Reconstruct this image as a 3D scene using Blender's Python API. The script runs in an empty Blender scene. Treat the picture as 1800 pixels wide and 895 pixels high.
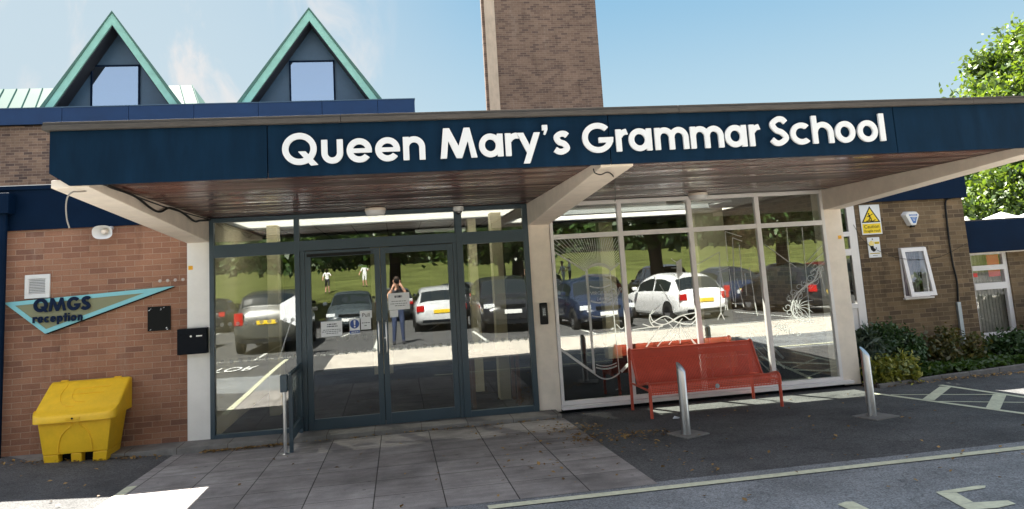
import bpy, bmesh, math, random
import numpy as np
from mathutils import Vector, Matrix, noise as mnoise
R = math.radians
random.seed(7)
sc = bpy.context.scene
col = sc.collection

# ------------------------------------------------------------------ camera
CF, CPY, CYAW, CPIT, CROL = 1319.109, 301.390, 0.159844, 0.135187, -0.0622379
CPOS = Vector((2.53911, -10.73873, 1.9080))
fwd = Vector((math.sin(CYAW)*math.cos(CPIT), math.cos(CYAW)*math.cos(CPIT), math.sin(CPIT)))
r0 = Vector((math.cos(CYAW), -math.sin(CYAW), 0)); u0 = r0.cross(fwd)
rt = math.cos(CROL)*r0 + math.sin(CROL)*u0
up = -math.sin(CROL)*r0 + math.cos(CROL)*u0
cam = bpy.data.cameras.new('camera'); camo = bpy.data.objects.new('camera', cam); col.objects.link(camo)
camo.matrix_world = Matrix(((rt.x, up.x, -fwd.x, CPOS.x), (rt.y, up.y, -fwd.y, CPOS.y), (rt.z, up.z, -fwd.z, CPOS.z), (0, 0, 0, 1)))
cam.sensor_fit = 'HORIZONTAL'; cam.sensor_width = 36.0; cam.lens = CF/1800*36
cam.shift_x = 0.0; cam.shift_y = -(447.5-CPY)/1800
cam.clip_start = 0.05; cam.clip_end = 2000
sc.camera = camo

# ------------------------------------------------------------------ light and sky
SUN = Vector((-0.317, 0.70, 1.0)).normalized()
EL = math.asin(SUN.z); AZ = math.atan2(SUN.x, SUN.y)
world = bpy.data.worlds.new('World'); sc.world = world; world.use_nodes = True
wn = world.node_tree; wn.nodes.clear()
sky = wn.nodes.new('ShaderNodeTexSky'); sky.sky_type = 'NISHITA'; sky.sun_disc = False
sky.sun_elevation = EL; sky.sun_rotation = AZ; sky.air_density = 1.0; sky.dust_density = 0.6; sky.ozone_density = 2.0
bg = wn.nodes.new('ShaderNodeBackground'); bg.inputs['Strength'].default_value = 0.088
wout = wn.nodes.new('ShaderNodeOutputWorld')
tc = wn.nodes.new('ShaderNodeTexCoord')
def wdot(v):
    n = wn.nodes.new('ShaderNodeVectorMath'); n.operation = 'DOT_PRODUCT'
    wn.links.new(tc.outputs['Generated'], n.inputs[0]); n.inputs[1].default_value = v; return n.outputs['Value']
def wmap(sock, a, b, c=0.0, d=1.0):
    n = wn.nodes.new('ShaderNodeMapRange'); n.interpolation_type = 'SMOOTHSTEP'
    wn.links.new(sock, n.inputs[0]); n.inputs[1].default_value = a; n.inputs[2].default_value = b
    n.inputs[3].default_value = c; n.inputs[4].default_value = d; return n.outputs[0]
def wmul(a, b):
    n = wn.nodes.new('ShaderNodeMath'); n.operation = 'MULTIPLY'
    for i, s in enumerate((a, b)):
        if isinstance(s, float): n.inputs[i].default_value = s
        else: wn.links.new(s, n.inputs[i])
    return n.outputs[0]
def pxdir(px, py): return ((px-900)/CF*rt - (py-CPY)/CF*up + fwd).normalized()
mp = wn.nodes.new('ShaderNodeMapping'); mp.inputs['Scale'].default_value = (3.0, 1.0, 1.4); mp.inputs['Rotation'].default_value = (0, R(-52), 0)
wn.links.new(tc.outputs['Generated'], mp.inputs[0])
nz = wn.nodes.new('ShaderNodeTexNoise'); nz.inputs['Scale'].default_value = 4.2; nz.inputs['Detail'].default_value = 7; nz.inputs['Roughness'].default_value = 0.58; nz.inputs['Distortion'].default_value = 0.6
wn.links.new(mp.outputs[0], nz.inputs['Vector'])
cl = wmap(nz.outputs['Fac'], 0.44, 0.66)
near = wmap(wdot(pxdir(330, 110)), math.cos(R(17)), math.cos(R(3)))
haze_l = wmap(wdot(pxdir(-150, 160)), math.cos(R(42)), math.cos(R(4)), 0.0, 0.85)
zsep = wn.nodes.new('ShaderNodeSeparateXYZ'); wn.links.new(tc.outputs['Generated'], zsep.inputs[0])
low = wmap(zsep.outputs['Z'], 0.42, 0.10, 0.0, 1.0)
def wmix(a, b, f, mode='MIX'):
    n = wn.nodes.new('ShaderNodeMixRGB'); n.blend_type = mode
    for i, s_ in ((1, a), (2, b)):
        if isinstance(s_, tuple): n.inputs[i].default_value = (*s_, 1)
        else: wn.links.new(s_, n.inputs[i])
    if isinstance(f, float): n.inputs[0].default_value = f
    else: wn.links.new(f, n.inputs[0])
    return n.outputs[0]
whit = wmix(sky.outputs[0], (2.2, 2.12, 2.0), 0.70)                      # thin high haze over the whole sky
blue = wmix((0.48, 0.98, 1.44), (1.08, 1.43, 1.60), low)      # clear blue paling to the horizon, south side
pale = wmix(blue, (1.18, 1.40, 1.53), haze_l)
cloudy = wmix(pale, (1.66, 1.60, 1.57), wmul(wmul(cl, near), 0.9))
south = wmap(wdot(Vector((math.sin(R(12)), math.cos(R(12)), 0.2)).normalized()), math.cos(R(88)), math.cos(R(50)))
wn.links.new(wmix(whit, cloudy, south), bg.inputs[0]); wn.links.new(bg.outputs[0], wout.inputs[0])
sl = bpy.data.lights.new('sun', 'SUN'); sl.energy = 5.0; sl.angle = R(0.53); sl.color = (1.0, 0.95, 0.86)
so = bpy.data.objects.new('sun', sl); col.objects.link(so)
so.rotation_euler = (-SUN).to_track_quat('-Z', 'Y').to_euler()
vs = sc.view_settings; vs.view_transform = 'Standard'; vs.look = 'None'; vs.gamma = 1.0; vs.use_curve_mapping = False
vs.exposure = 2.6
sc.render.engine = 'CYCLES'
cy = sc.cycles; cy.use_denoising = True; cy.max_bounces = 10; cy.transparent_max_bounces = 24; cy.glossy_bounces = 5; cy.diffuse_bounces = 5
cy.caustics_reflective = False; cy.caustics_refractive = False; cy.sample_clamp_indirect = 6

# ------------------------------------------------------------------ helpers
def at(px, py, Y):
    """point of the plane y = Y seen at pixel (px, py) of the 1800 px photograph"""
    px = float(px); py = float(py); d = (px-900)/CF*rt - (py-CPY)/CF*up + fwd
    t = (Y-CPOS.y)/d.y
    return CPOS + d*t
def gz(x, y):
    z = -0.09 - 0.028*max(min(y, 2.0), -8.0)
    if x < -0.3: z += 0.05*min(-0.3-x, 2.5)*(1.0 if y > -4 else max(0.0, 1-(-4-y)/4))
    return z
def gp(px, py):
    """point of the ground seen at a pixel"""
    px = float(px); py = float(py); d = (px-900)/CF*rt - (py-CPY)/CF*up + fwd
    t = (-0.09-0.028*CPOS.y-CPOS.z)/(d.z+0.028*d.y)
    return CPOS + d*t
WL = {}
def tag(o, label=None, cat=None, group=None, kind=None):
    if label: o['label'] = label
    if cat: o['category'] = cat
    if group: o['group'] = group
    if kind: o['kind'] = kind
    return o
def thing(name, label, cat, loc=(0, 0, 0), group=None):
    o = bpy.data.objects.new(name, None); col.objects.link(o); o.location = loc
    o.empty_display_size = 0.1; WL[o] = Vector(loc)
    return tag(o, label, cat, group)
class MB:
    def __init__(s): s.v = []; s.f = []
    def add(s, vs_, fs):
        n = len(s.v); s.v += [tuple(v) for v in vs_]; s.f += [tuple(i+n for i in f) for f in fs]; return s
    def box(s, x0, x1, y0, y1, z0, z1):
        v = [(x0, y0, z0), (x1, y0, z0), (x1, y1, z0), (x0, y1, z0), (x0, y0, z1), (x1, y0, z1), (x1, y1, z1), (x0, y1, z1)]
        return s.add(v, [(0, 3, 2, 1), (4, 5, 6, 7), (0, 1, 5, 4), (1, 2, 6, 5), (2, 3, 7, 6), (3, 0, 4, 7)])
    def hexa(s, v):   # 8 points, bottom ring then top ring
        return s.add(v, [(0, 3, 2, 1), (4, 5, 6, 7), (0, 1, 5, 4), (1, 2, 6, 5), (2, 3, 7, 6), (3, 0, 4, 7)])
    def quad(s, a, b, c, d): return s.add([a, b, c, d], [(0, 1, 2, 3)])
    def prism(s, poly, d):   # poly: 3-d points in order, d: extrusion vector
        n = len(poly); d = Vector(d)
        v = [Vector(p) for p in poly]; v += [p+d for p in v[:n]]
        return s.add(v, [tuple(range(n))[::-1], tuple(range(n, 2*n))]+[(i, (i+1) % n, n+(i+1) % n, n+i) for i in range(n)])
    def tube(s, pts, r, n=10, caps=True):
        pts = [Vector(p) for p in pts]; rings = []; m = len(pts)
        rr = r if isinstance(r, (list, tuple)) else [r]*m
        ref = None
        for i, p in enumerate(pts):
            t = (pts[min(i+1, m-1)]-pts[max(i-1, 0)]).normalized()
            if ref is None: ref = t.orthogonal().normalized()
            ref = (ref-t*ref.dot(t)).normalized(); b = t.cross(ref)
            rings.append([p+(ref*math.cos(2*math.pi*k/n)+b*math.sin(2*math.pi*k/n))*rr[i] for k in range(n)])
        v = [q for g in rings for q in g]
        f = [(i*n+k, i*n+(k+1) % n, (i+1)*n+(k+1) % n, (i+1)*n+k) for i in range(m-1) for k in range(n)]
        if caps: f += [tuple(range(n))[::-1], tuple((m-1)*n+k for k in range(n))]
        return s.add(v, f)
    def lathe(s, c, prof, axis='z', n=24):   # prof: (radius, height) list
        c = Vector(c); v = []; m = len(prof)
        for r_, h in prof:
            for k in range(n):
                a = 2*math.pi*k/n; x, y = r_*math.cos(a), r_*math.sin(a)
                p = {'z': (x, y, h), 'y': (x, -h, y), 'x': (h, x, y)}[axis]
                v.append(c+Vector(p))
        f = [(i*n+k, i*n+(k+1) % n, (i+1)*n+(k+1) % n, (i+1)*n+k) for i in range(m-1) for k in range(n)]
        f += [tuple(range(n))[::-1], tuple((m-1)*n+k for k in range(n))]
        return s.add(v, f)
    def ribbon(s, pts, w, y):   # flat film in the plane y, pts (x, z)
        P = [Vector((p[0], p[1])) for p in pts]; m = len(P); L = []
        for i, p in enumerate(P):
            t = P[min(i+1, m-1)]-P[max(i-1, 0)]
            if t.length < 1e-9: t = Vector((1, 0))
            t.normalize(); nn = Vector((-t.y, t.x))*(w/2)
            L += [(p.x+nn.x, y, p.y+nn.y), (p.x-nn.x, y, p.y-nn.y)]
        return s.add(L, [(2*i, 2*i+1, 2*i+3, 2*i+2) for i in range(m-1)])
    def build(s, name, mat, parent=None, bevel=0.0, smooth=False, seg=2, angle=30):
        off = Vector((0, 0, 0)); q = parent
        while q is not None: off += WL.get(q, Vector((0, 0, 0))); q = q.parent
        me = bpy.data.meshes.new(name)
        base = off
        if parent is None and s.v:
            a = np.array(s.v); base = Vector(((a[:, 0].min()+a[:, 0].max())/2, (a[:, 1].min()+a[:, 1].max())/2, a[:, 2].min()))
        me.from_pydata([tuple(Vector(v)-base) for v in s.v], [], s.f)
        bm = bmesh.new(); bm.from_mesh(me)
        bmesh.ops.recalc_face_normals(bm, faces=bm.faces)
        if bevel > 0:
            es = [e for e in bm.edges if len(e.link_faces) == 2 and e.calc_face_angle(0) > R(angle)]
            bmesh.ops.bevel(bm, geom=es, offset=bevel, segments=seg, affect='EDGES', profile=0.6, clamp_overlap=True)
        if smooth:
            for f_ in bm.faces: f_.smooth = True
            for e in bm.edges:
                if len(e.link_faces) == 2 and e.calc_face_angle(0) > R(42): e.smooth = False
        bm.to_mesh(me); bm.free()
        mats = mat if isinstance(mat, (list, tuple)) else [mat]
        for m in mats: me.materials.append(m)
        o = bpy.data.objects.new(name, me); col.objects.link(o)
        if parent is None: o.location = base
        else: o.parent = parent
        WL[o] = Vector((0, 0, 0)) if parent is not None else base
        return o
def B(*a): return MB().box(*a)

# ---- materials
def mat(name, c, rough=0.6, metal=0.0, spec=0.5, var=0.0, vscale=6.0, bump=0.0, bscale=60.0, grime=0.0, stretch=(1, 1, 1), coat=0.0):
    m = bpy.data.materials.new(name); m.use_nodes = True; nt = m.node_tree; N = nt.nodes; L = nt.links
    b = N['Principled BSDF']; b.inputs['Roughness'].default_value = rough; b.inputs['Metallic'].default_value = metal
    b.inputs['Specular IOR Level'].default_value = spec; b.inputs['Coat Weight'].default_value = coat
    b.inputs['Base Color'].default_value = (*c, 1)
    t = N.new('ShaderNodeTexCoord'); mpn = N.new('ShaderNodeMapping'); mpn.inputs['Scale'].default_value = stretch
    L.new(t.outputs['Object'], mpn.inputs[0])
    if var > 0:
        n = N.new('ShaderNodeTexNoise'); n.inputs['Scale'].default_value = vscale; n.inputs['Detail'].default_value = 6; n.inputs['Roughness'].default_value = 0.65
        L.new(mpn.outputs[0], n.inputs['Vector'])
        r = N.new('ShaderNodeMapRange'); r.inputs[1].default_value = 0.25; r.inputs[2].default_value = 0.75
        r.inputs[3].default_value = 1-var; r.inputs[4].default_value = 1+var; L.new(n.outputs['Fac'], r.inputs[0])
        x = N.new('ShaderNodeMixRGB'); x.blend_type = 'MULTIPLY'; x.inputs[0].default_value = 1; x.inputs[1].default_value = (*c, 1)
        L.new(r.outputs[0], x.inputs[2]); src = x.outputs[0]
        if grime > 0:
            g = N.new('ShaderNodeTexNoise'); g.inputs['Scale'].default_value = 1.7; g.inputs['Detail'].default_value = 9; g.inputs['Roughness'].default_value = 0.7
            L.new(t.outputs['Object'], g.inputs['Vector'])
            gr = N.new('ShaderNodeMapRange'); gr.inputs[1].default_value = 0.5; gr.inputs[2].default_value = 0.75; gr.inputs[4].default_value = grime
            L.new(g.outputs['Fac'], gr.inputs[0])
            y = N.new('ShaderNodeMixRGB'); y.inputs[2].default_value = (c[0]*0.35, c[1]*0.33, c[2]*0.3, 1); L.new(src, y.inputs[1]); L.new(gr.outputs[0], y.inputs[0]); src = y.outputs[0]
        L.new(src, b.inputs['Base Color'])
        rr = N.new('ShaderNodeMapRange'); rr.inputs[3].default_value = max(0.02, rough-0.1); rr.inputs[4].default_value = min(1, rough+0.12)
        L.new(n.outputs['Fac'], rr.inputs[0]); L.new(rr.outputs[0], b.inputs['Roughness'])
    if bump > 0:
        n2 = N.new('ShaderNodeTexNoise'); n2.inputs['Scale'].default_value = bscale; n2.inputs['Detail'].default_value = 4
        L.new(mpn.outputs[0], n2.inputs['Vector'])
        bp = N.new('ShaderNodeBump'); bp.inputs['Strength'].default_value = bump; bp.inputs['Distance'].default_value = 0.01
        L.new(n2.outputs['Fac'], bp.inputs['Height']); L.new(bp.outputs[0], b.inputs['Normal'])
    return m
def brick(name, c1, c2, c3, mortar, stain=0.25, dark=0.3):
    """stretcher bond with 225 x 75 mm modules, every brick its own tone"""
    m = bpy.data.materials.new(name); m.use_nodes = True; nt = m.node_tree; N = nt.nodes; L = nt.links
    b = N['Principled BSDF']; b.inputs['Roughness'].default_value = 0.88; b.inputs['Specular IOR Level'].default_value = 0.25
    g = N.new('ShaderNodeNewGeometry'); s = N.new('ShaderNodeSeparateXYZ'); L.new(g.outputs['Position'], s.inputs[0])
    a = N.new('ShaderNodeMath'); a.operation = 'ADD'; L.new(s.outputs[0], a.inputs[0]); L.new(s.outputs[1], a.inputs[1])
    wob = N.new('ShaderNodeTexNoise'); wob.inputs['Scale'].default_value = 9; L.new(g.outputs['Position'], wob.inputs['Vector'])
    wz = N.new('ShaderNodeMath'); wz.operation = 'MULTIPLY_ADD'; L.new(wob.outputs['Fac'], wz.inputs[0]); wz.inputs[1].default_value = 0.012; L.new(s.outputs[2], wz.inputs[2])
    cmb = N.new('ShaderNodeCombineXYZ'); L.new(a.outputs[0], cmb.inputs[0]); L.new(wz.outputs[0], cmb.inputs[1])
    t = N.new('ShaderNodeTexBrick'); t.offset = 0.5; t.inputs['Scale'].default_value = 1; t.inputs['Brick Width'].default_value = 0.225
    t.inputs['Row Height'].default_value = 0.075; t.inputs['Mortar Size'].default_value = 0.0055; t.inputs['Mortar Smooth'].default_value = 0.35
    t.inputs['Color1'].default_value = (0, 0, 0, 1); t.inputs['Color2'].default_value = (1, 1, 1, 1); t.inputs['Mortar'].default_value = (0.5, 0.5, 0.5, 1)
    L.new(cmb.outputs[0], t.inputs['Vector'])
    cr = N.new('ShaderNodeValToRGB'); e = cr.color_ramp.elements
    e[0].position = 0.0; e[0].color = (*c3, 1); e[1].position = 1.0; e[1].color = (*c2, 1)
    k = e.new(dark); k.color = (*[(x*0.6+y*0.4) for x, y in zip(c1, c3)], 1); k = e.new(min(0.95, dark+0.25)); k.color = (*c1, 1)
    L.new(t.outputs['Color'], cr.inputs[0])
    n = N.new('ShaderNodeTexNoise'); n.inputs['Scale'].default_value = 70; n.inputs['Detail'].default_value = 3; L.new(g.outputs['Position'], n.inputs['Vector'])
    n2 = N.new('ShaderNodeTexNoise'); n2.inputs['Scale'].default_value = 0.9; n2.inputs['Detail'].default_value = 8; n2.inputs['Roughness'].default_value = 0.65; L.new(g.outputs['Position'], n2.inputs['Vector'])
    r1 = N.new('ShaderNodeMapRange'); r1.inputs[3].default_value = 0.72; r1.inputs[4].default_value = 1.28; L.new(n.outputs['Fac'], r1.inputs[0])
    r2 = N.new('ShaderNodeMapRange'); r2.inputs[1].default_value = 0.3; r2.inputs[2].default_value = 0.7; r2.inputs[3].default_value = 1-stain; r2.inputs[4].default_value = 1+stain; L.new(n2.outputs['Fac'], r2.inputs[0])
    x1 = N.new('ShaderNodeMixRGB'); x1.blend_type = 'MULTIPLY'; x1.inputs[0].default_value = 1; L.new(cr.outputs[0], x1.inputs[1]); L.new(r1.outputs[0], x1.inputs[2])
    mm = N.new('ShaderNodeMixRGB'); mm.inputs[2].default_value = (*mortar, 1); L.new(x1.outputs[0], mm.inputs[1]); L.new(t.outputs['Fac'], mm.inputs[0])
    x2 = N.new('ShaderNodeMixRGB'); x2.blend_type = 'MULTIPLY'; x2.inputs[0].default_value = 1; L.new(mm.outputs[0], x2.inputs[1]); L.new(r2.outputs[0], x2.inputs[2])
    sm_ = N.new('ShaderNodeMapping'); sm_.inputs['Scale'].default_value = (2.6, 2.6, 0.55); L.new(g.outputs['Position'], sm_.inputs[0])
    n4 = N.new('ShaderNodeTexNoise'); n4.inputs['Scale'].default_value = 1.0; n4.inputs['Detail'].default_value = 9; n4.inputs['Roughness'].default_value = 0.72; L.new(sm_.outputs[0], n4.inputs['Vector'])
    r4 = N.new('ShaderNodeMapRange'); r4.inputs[1].default_value = 0.58; r4.inputs[2].default_value = 0.74; r4.inputs[4].default_value = 0.42; L.new(n4.outputs['Fac'], r4.inputs[0])
    x3 = N.new('ShaderNodeMixRGB'); x3.inputs[2].default_value = (*[min(0.6, q_*0.8+0.10) for q_ in mortar], 1); L.new(x2.outputs[0], x3.inputs[1]); L.new(r4.outputs[0], x3.inputs[0])
    r5 = N.new('ShaderNodeMapRange'); r5.inputs[1].default_value = 0.28; r5.inputs[2].default_value = 0.44; r5.inputs[3].default_value = 0.62; r5.inputs[4].default_value = 1.0; L.new(n4.outputs['Fac'], r5.inputs[0])
    x4 = N.new('ShaderNodeMixRGB'); x4.blend_type = 'MULTIPLY'; x4.inputs[0].default_value = 1; L.new(x3.outputs[0], x4.inputs[1]); L.new(r5.outputs[0], x4.inputs[2])
    L.new(x4.outputs[0], b.inputs['Base Color'])
    inv = N.new('ShaderNodeMath'); inv.operation = 'MULTIPLY_ADD'; L.new(t.outputs['Fac'], inv.inputs[0]); inv.inputs[1].default_value = -1.0; L.new(n.outputs['Fac'], inv.inputs[2])
    bp = N.new('ShaderNodeBump'); bp.inputs['Strength'].default_value = 0.6; bp.inputs['Distance'].default_value = 0.006
    L.new(inv.outputs[0], bp.inputs['Height']); L.new(bp.outputs[0], b.inputs['Normal'])
    return m
def glass(name, refl=0.25, tint=(0.8, 0.85, 0.83), wav=0.0):
    m = bpy.data.materials.new(name); m.use_nodes = True; nt = m.node_tree; N = nt.nodes; L = nt.links; N.clear()
    o = N.new('ShaderNodeOutputMaterial'); mix = N.new('ShaderNodeMixShader'); t = N.new('ShaderNodeBsdfTransparent'); g = N.new('ShaderNodeBsdfGlossy')
    t.inputs[0].default_value = (*tint, 1); g.inputs['Roughness'].default_value = 0.0; g.inputs['Color'].default_value = (0.98, 1, 1, 1)
    lwn = N.new('ShaderNodeLayerWeight'); lwn.inputs[0].default_value = 0.5
    fr = N.new('ShaderNodeMath'); fr.operation = 'POWER'; fr.inputs[1].default_value = 5; L.new(lwn.outputs['Facing'], fr.inputs[0])
    mr = N.new('ShaderNodeMapRange'); mr.inputs[3].default_value = refl; mr.inputs[4].default_value = 1
    L.new(fr.outputs[0], mr.inputs[0]); L.new(mr.outputs[0], mix.inputs[0]); L.new(t.outputs[0], mix.inputs[1]); L.new(g.outputs[0], mix.inputs[2]); L.new(mix.outputs[0], o.inputs[0])
    if wav > 0:
        c = N.new('ShaderNodeTexCoord'); n = N.new('ShaderNodeTexNoise'); n.inputs['Scale'].default_value = 1.6; n.inputs['Detail'].default_value = 1; L.new(c.outputs['Object'], n.inputs['Vector'])
        bp = N.new('ShaderNodeBump'); bp.inputs['Strength'].default_value = wav; bp.inputs['Distance'].default_value = 0.02; L.new(n.outputs['Fac'], bp.inputs['Height']); L.new(bp.outputs[0], g.inputs['Normal'])
    return m
def film(name, c, op):
    m = bpy.data.materials.new(name); m.use_nodes = True; nt = m.node_tree; N = nt.nodes; L = nt.links; N.clear()
    o = N.new('ShaderNodeOutputMaterial'); mix = N.new('ShaderNodeMixShader'); t = N.new('ShaderNodeBsdfTransparent'); d = N.new('ShaderNodeBsdfDiffuse'); d.inputs[0].default_value = (*c, 1)
    tr = N.new('ShaderNodeBsdfTranslucent'); tr.inputs[0].default_value = (*c, 1); m2 = N.new('ShaderNodeMixShader'); m2.inputs[0].default_value = 0.4
    L.new(d.outputs[0], m2.inputs[1]); L.new(tr.outputs[0], m2.inputs[2])
    mix.inputs[0].default_value = op; L.new(t.outputs[0], mix.inputs[1]); L.new(m2.outputs[0], mix.inputs[2]); L.new(mix.outputs[0], o.inputs[0]); return m
def leafmat(name, c1, c2, trans=0.45):
    m = bpy.data.materials.new(name); m.use_nodes = True; nt = m.node_tree; N = nt.nodes; L = nt.links; N.clear()
    o = N.new('ShaderNodeOutputMaterial'); g = N.new('ShaderNodeNewGeometry')
    cr = N.new('ShaderNodeValToRGB'); e = cr.color_ramp.elements; e[0].color = (*c1, 1); e[1].color = (*c2, 1); L.new(g.outputs['Random Per Island'], cr.inputs[0])
    d = N.new('ShaderNodeBsdfDiffuse'); t = N.new('ShaderNodeBsdfTranslucent'); gl = N.new('ShaderNodeBsdfGlossy'); gl.inputs['Roughness'].default_value = 0.45
    L.new(cr.outputs[0], d.inputs[0])
    tw = N.new('ShaderNodeMixRGB'); tw.blend_type = 'MULTIPLY'; tw.inputs[0].default_value = 1; tw.inputs[2].default_value = (1.5, 1.35, 0.5, 1); L.new(cr.outputs[0], tw.inputs[1]); L.new(tw.outputs[0], t.inputs[0])
    a = N.new('ShaderNodeMixShader'); a.inputs[0].default_value = trans; L.new(d.outputs[0], a.inputs[1]); L.new(t.outputs[0], a.inputs[2])
    b = N.new('ShaderNodeMixShader'); b.inputs[0].default_value = 0.06; L.new(a.outputs[0], b.inputs[1]); L.new(gl.outputs[0], b.inputs[2]); L.new(b.outputs[0], o.inputs[0]); return m

M = {}
M['brick_orange'] = brick('brick_orange', (0.30, 0.148, 0.094), (0.355, 0.185, 0.118), (0.195, 0.10, 0.073), (0.37, 0.245, 0.175), 0.25, 0.12)
M['brick_brown'] = brick('brick_brown', (0.21, 0.135, 0.10), (0.28, 0.185, 0.13), (0.10, 0.068, 0.06), (0.33, 0.25, 0.19), 0.25, 0.3)
M['brick_tower'] = brick('brick_tower', (0.205, 0.132, 0.098), (0.25, 0.168, 0.125), (0.125, 0.083, 0.068), (0.31, 0.235, 0.18), 0.12, 0.28)
M['brick_olive'] = brick('brick_olive', (0.16, 0.112, 0.066), (0.21, 0.145, 0.085), (0.095, 0.066, 0.044), (0.24, 0.185, 0.12), 0.3, 0.3)
M['navy'] = mat('navy_panel', (0.0038, 0.0190, 0.043), 0.5, var=0.30, vscale=2.2, spec=0.08, grime=0.2, stretch=(3.5, 1, 0.7))
M['navy_dark'] = mat('navy_board', (0.0030, 0.013, 0.036), 0.5, var=0.2, vscale=3, spec=0.06)
M['navy_upper'] = mat('navy_sheet', (0.011, 0.044, 0.130), 0.45, var=0.15, vscale=1.5, spec=0.3)
M['trim'] = mat('weathered_trim', (0.075, 0.066, 0.058), 0.75, var=0.35, vscale=5, stretch=(1, 1, 12), grime=0.4)
M['concrete_cream'] = mat('cream_concrete', (0.84, 0.745, 0.64), 0.75, var=0.10, vscale=5, bump=0.15, bscale=90, grime=0.12)
M['white_render'] = mat('white_render', (0.90, 0.87, 0.82), 0.7, var=0.06, vscale=4, grime=0.1)
M['grey_frame'] = mat('grey_aluminium', (0.040, 0.068, 0.090), 0.38, var=0.08, vscale=3, spec=0.5)
M['white_frame'] = mat('white_upvc', (0.80, 0.77, 0.76), 0.35, var=0.05, vscale=4, grime=0.06)
M['glass'] = glass('window_glass', 0.14, (0.93, 0.95, 0.93), 0.03)
M['glass_dark'] = glass('tinted_glass', 0.14, (0.80, 0.82, 0.80), 0.022)
M['glass_sky'] = glass('dormer_glass', 0.40, (0.3, 0.35, 0.45), 0.0); M['glass_sky'].node_tree.nodes['Glossy BSDF'].inputs['Color'].default_value = (0.70, 0.85, 1.0, 1)  # blue of the mirrored sky is put into the reflection colour
M['glass_clear'] = glass('clear_pane', 0.07, (0.95, 0.95, 0.95), 0.0)
M['etch'] = film('frosted_etching', (0.90, 0.90, 0.88), 0.72)
M['dot'] = film('frosted_dot', (0.75, 0.75, 0.72), 0.42)
M['steel'] = mat('brushed_steel', (0.55, 0.56, 0.57), 0.32, metal=1.0, var=0.12, vscale=20, stretch=(6, 6, 0.4))
M['steel_flat'] = mat('galvanised_steel', (0.36, 0.40, 0.43), 0.5, metal=0.7, var=0.2, vscale=12)
M['black'] = mat('black_plastic', (0.007, 0.008, 0.009), 0.4, var=0.1, spec=0.2)
M['black_matt'] = mat('black_paint', (0.006, 0.008, 0.012), 0.55, var=0.15, spec=0.12)
M['white_plastic'] = mat('white_plastic', (0.74, 0.74, 0.73), 0.4, var=0.05)
M['copper'] = mat('verdigris_copper', (0.34, 0.66, 0.55), 0.55, var=0.16, vscale=3.0, bump=0.08, bscale=30)
M['copper_roof'] = mat('verdigris_sheet', (0.085, 0.19, 0.15), 0.6, var=0.14, vscale=2.0)
M['yellow'] = mat('yellow_plastic', (0.88, 0.535, 0.018), 0.42, var=0.12, vscale=7, bump=0.05, bscale=40, grime=0.32)
M['red'] = mat('red_coated_steel', (0.56, 0.085, 0.045), 0.42, var=0.12, vscale=8, grime=0.08)
M['navy_letter'] = mat('navy_lettering', (0.006, 0.016, 0.045), 0.6, spec=0.1)
M['letter'] = mat('white_lettering', (0.74, 0.76, 0.78), 0.4)
M['turq'] = mat('turquoise_border', (0.23, 0.56, 0.62), 0.5, var=0.06)
M['sage'] = mat('sage_panel', (0.23, 0.235, 0.135), 0.55, var=0.1)
M['paper'] = mat('paper', (0.80, 0.82, 0.85), 0.6)
M['blue_sign'] = mat('blue_sign', (0.01, 0.06, 0.30), 0.4)
M['yellow_sign'] = mat('yellow_sign', (0.85, 0.62, 0.01), 0.4)
M['orange_tag'] = mat('orange_tag', (0.85, 0.42, 0.01), 0.5)
M['line'] = mat('road_paint', (0.62, 0.62, 0.45), 0.8, var=0.22, vscale=18, grime=0.35)
M['line_white'] = mat('worn_white_paint', (0.62, 0.63, 0.58), 0.8, var=0.25, vscale=18, grime=0.4)
M['soil'] = mat('soil', (0.06, 0.042, 0.03), 0.95, var=0.4, vscale=14, bump=0.6, bscale=40)
M['kerb'] = mat('kerb_stone', (0.15, 0.14, 0.13), 0.85, var=0.3, vscale=8, bump=0.3, bscale=60)
M['bark'] = mat('bark', (0.055, 0.04, 0.028), 0.95, var=0.4, vscale=10, bump=0.8, bscale=20, stretch=(4, 4, 1))
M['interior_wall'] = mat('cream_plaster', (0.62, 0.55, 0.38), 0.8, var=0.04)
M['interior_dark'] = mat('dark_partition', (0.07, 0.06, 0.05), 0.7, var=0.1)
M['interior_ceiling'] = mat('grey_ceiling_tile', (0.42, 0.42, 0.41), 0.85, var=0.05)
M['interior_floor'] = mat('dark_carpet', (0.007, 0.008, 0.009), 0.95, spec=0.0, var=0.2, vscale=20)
M['wood'] = mat('red_brown_wood', (0.16, 0.055, 0.03), 0.4, var=0.2, stretch=(1, 12, 12))
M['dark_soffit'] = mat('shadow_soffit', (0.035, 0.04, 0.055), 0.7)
M['gable'] = mat('grey_blue_panel', (0.065, 0.125, 0.20), 0.4, var=0.08, spec=0.5)
M['leaf_tree'] = leafmat('leaf_bright', (0.045, 0.098, 0.018), (0.135, 0.205, 0.036), 0.42)
M['leaf_dark'] = leafmat('leaf_dark', (0.02, 0.045, 0.012), (0.045, 0.085, 0.02), 0.35)
M['leaf_mid'] = leafmat('leaf_mid', (0.035, 0.08, 0.015), (0.08, 0.15, 0.03), 0.4)
M['leaf_hebe'] = leafmat('leaf_hebe', (0.018, 0.048, 0.014), (0.055, 0.11, 0.03), 0.15)
M['leaf_yellow'] = leafmat('leaf_variegated', (0.09, 0.14, 0.02), (0.42, 0.40, 0.08), 0.3)
M['leaf_grey'] = leafmat('leaf_grey_green', (0.04, 0.07, 0.05), (0.09, 0.13, 0.09), 0.2)
M['leaf_rust'] = leafmat('leaf_rust', (0.045, 0.075, 0.02), (0.15, 0.12, 0.035), 0.3)
M['leaf_litter'] = leafmat('dead_leaf', (0.10, 0.055, 0.02), (0.42, 0.26, 0.09), 0.1)
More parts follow.
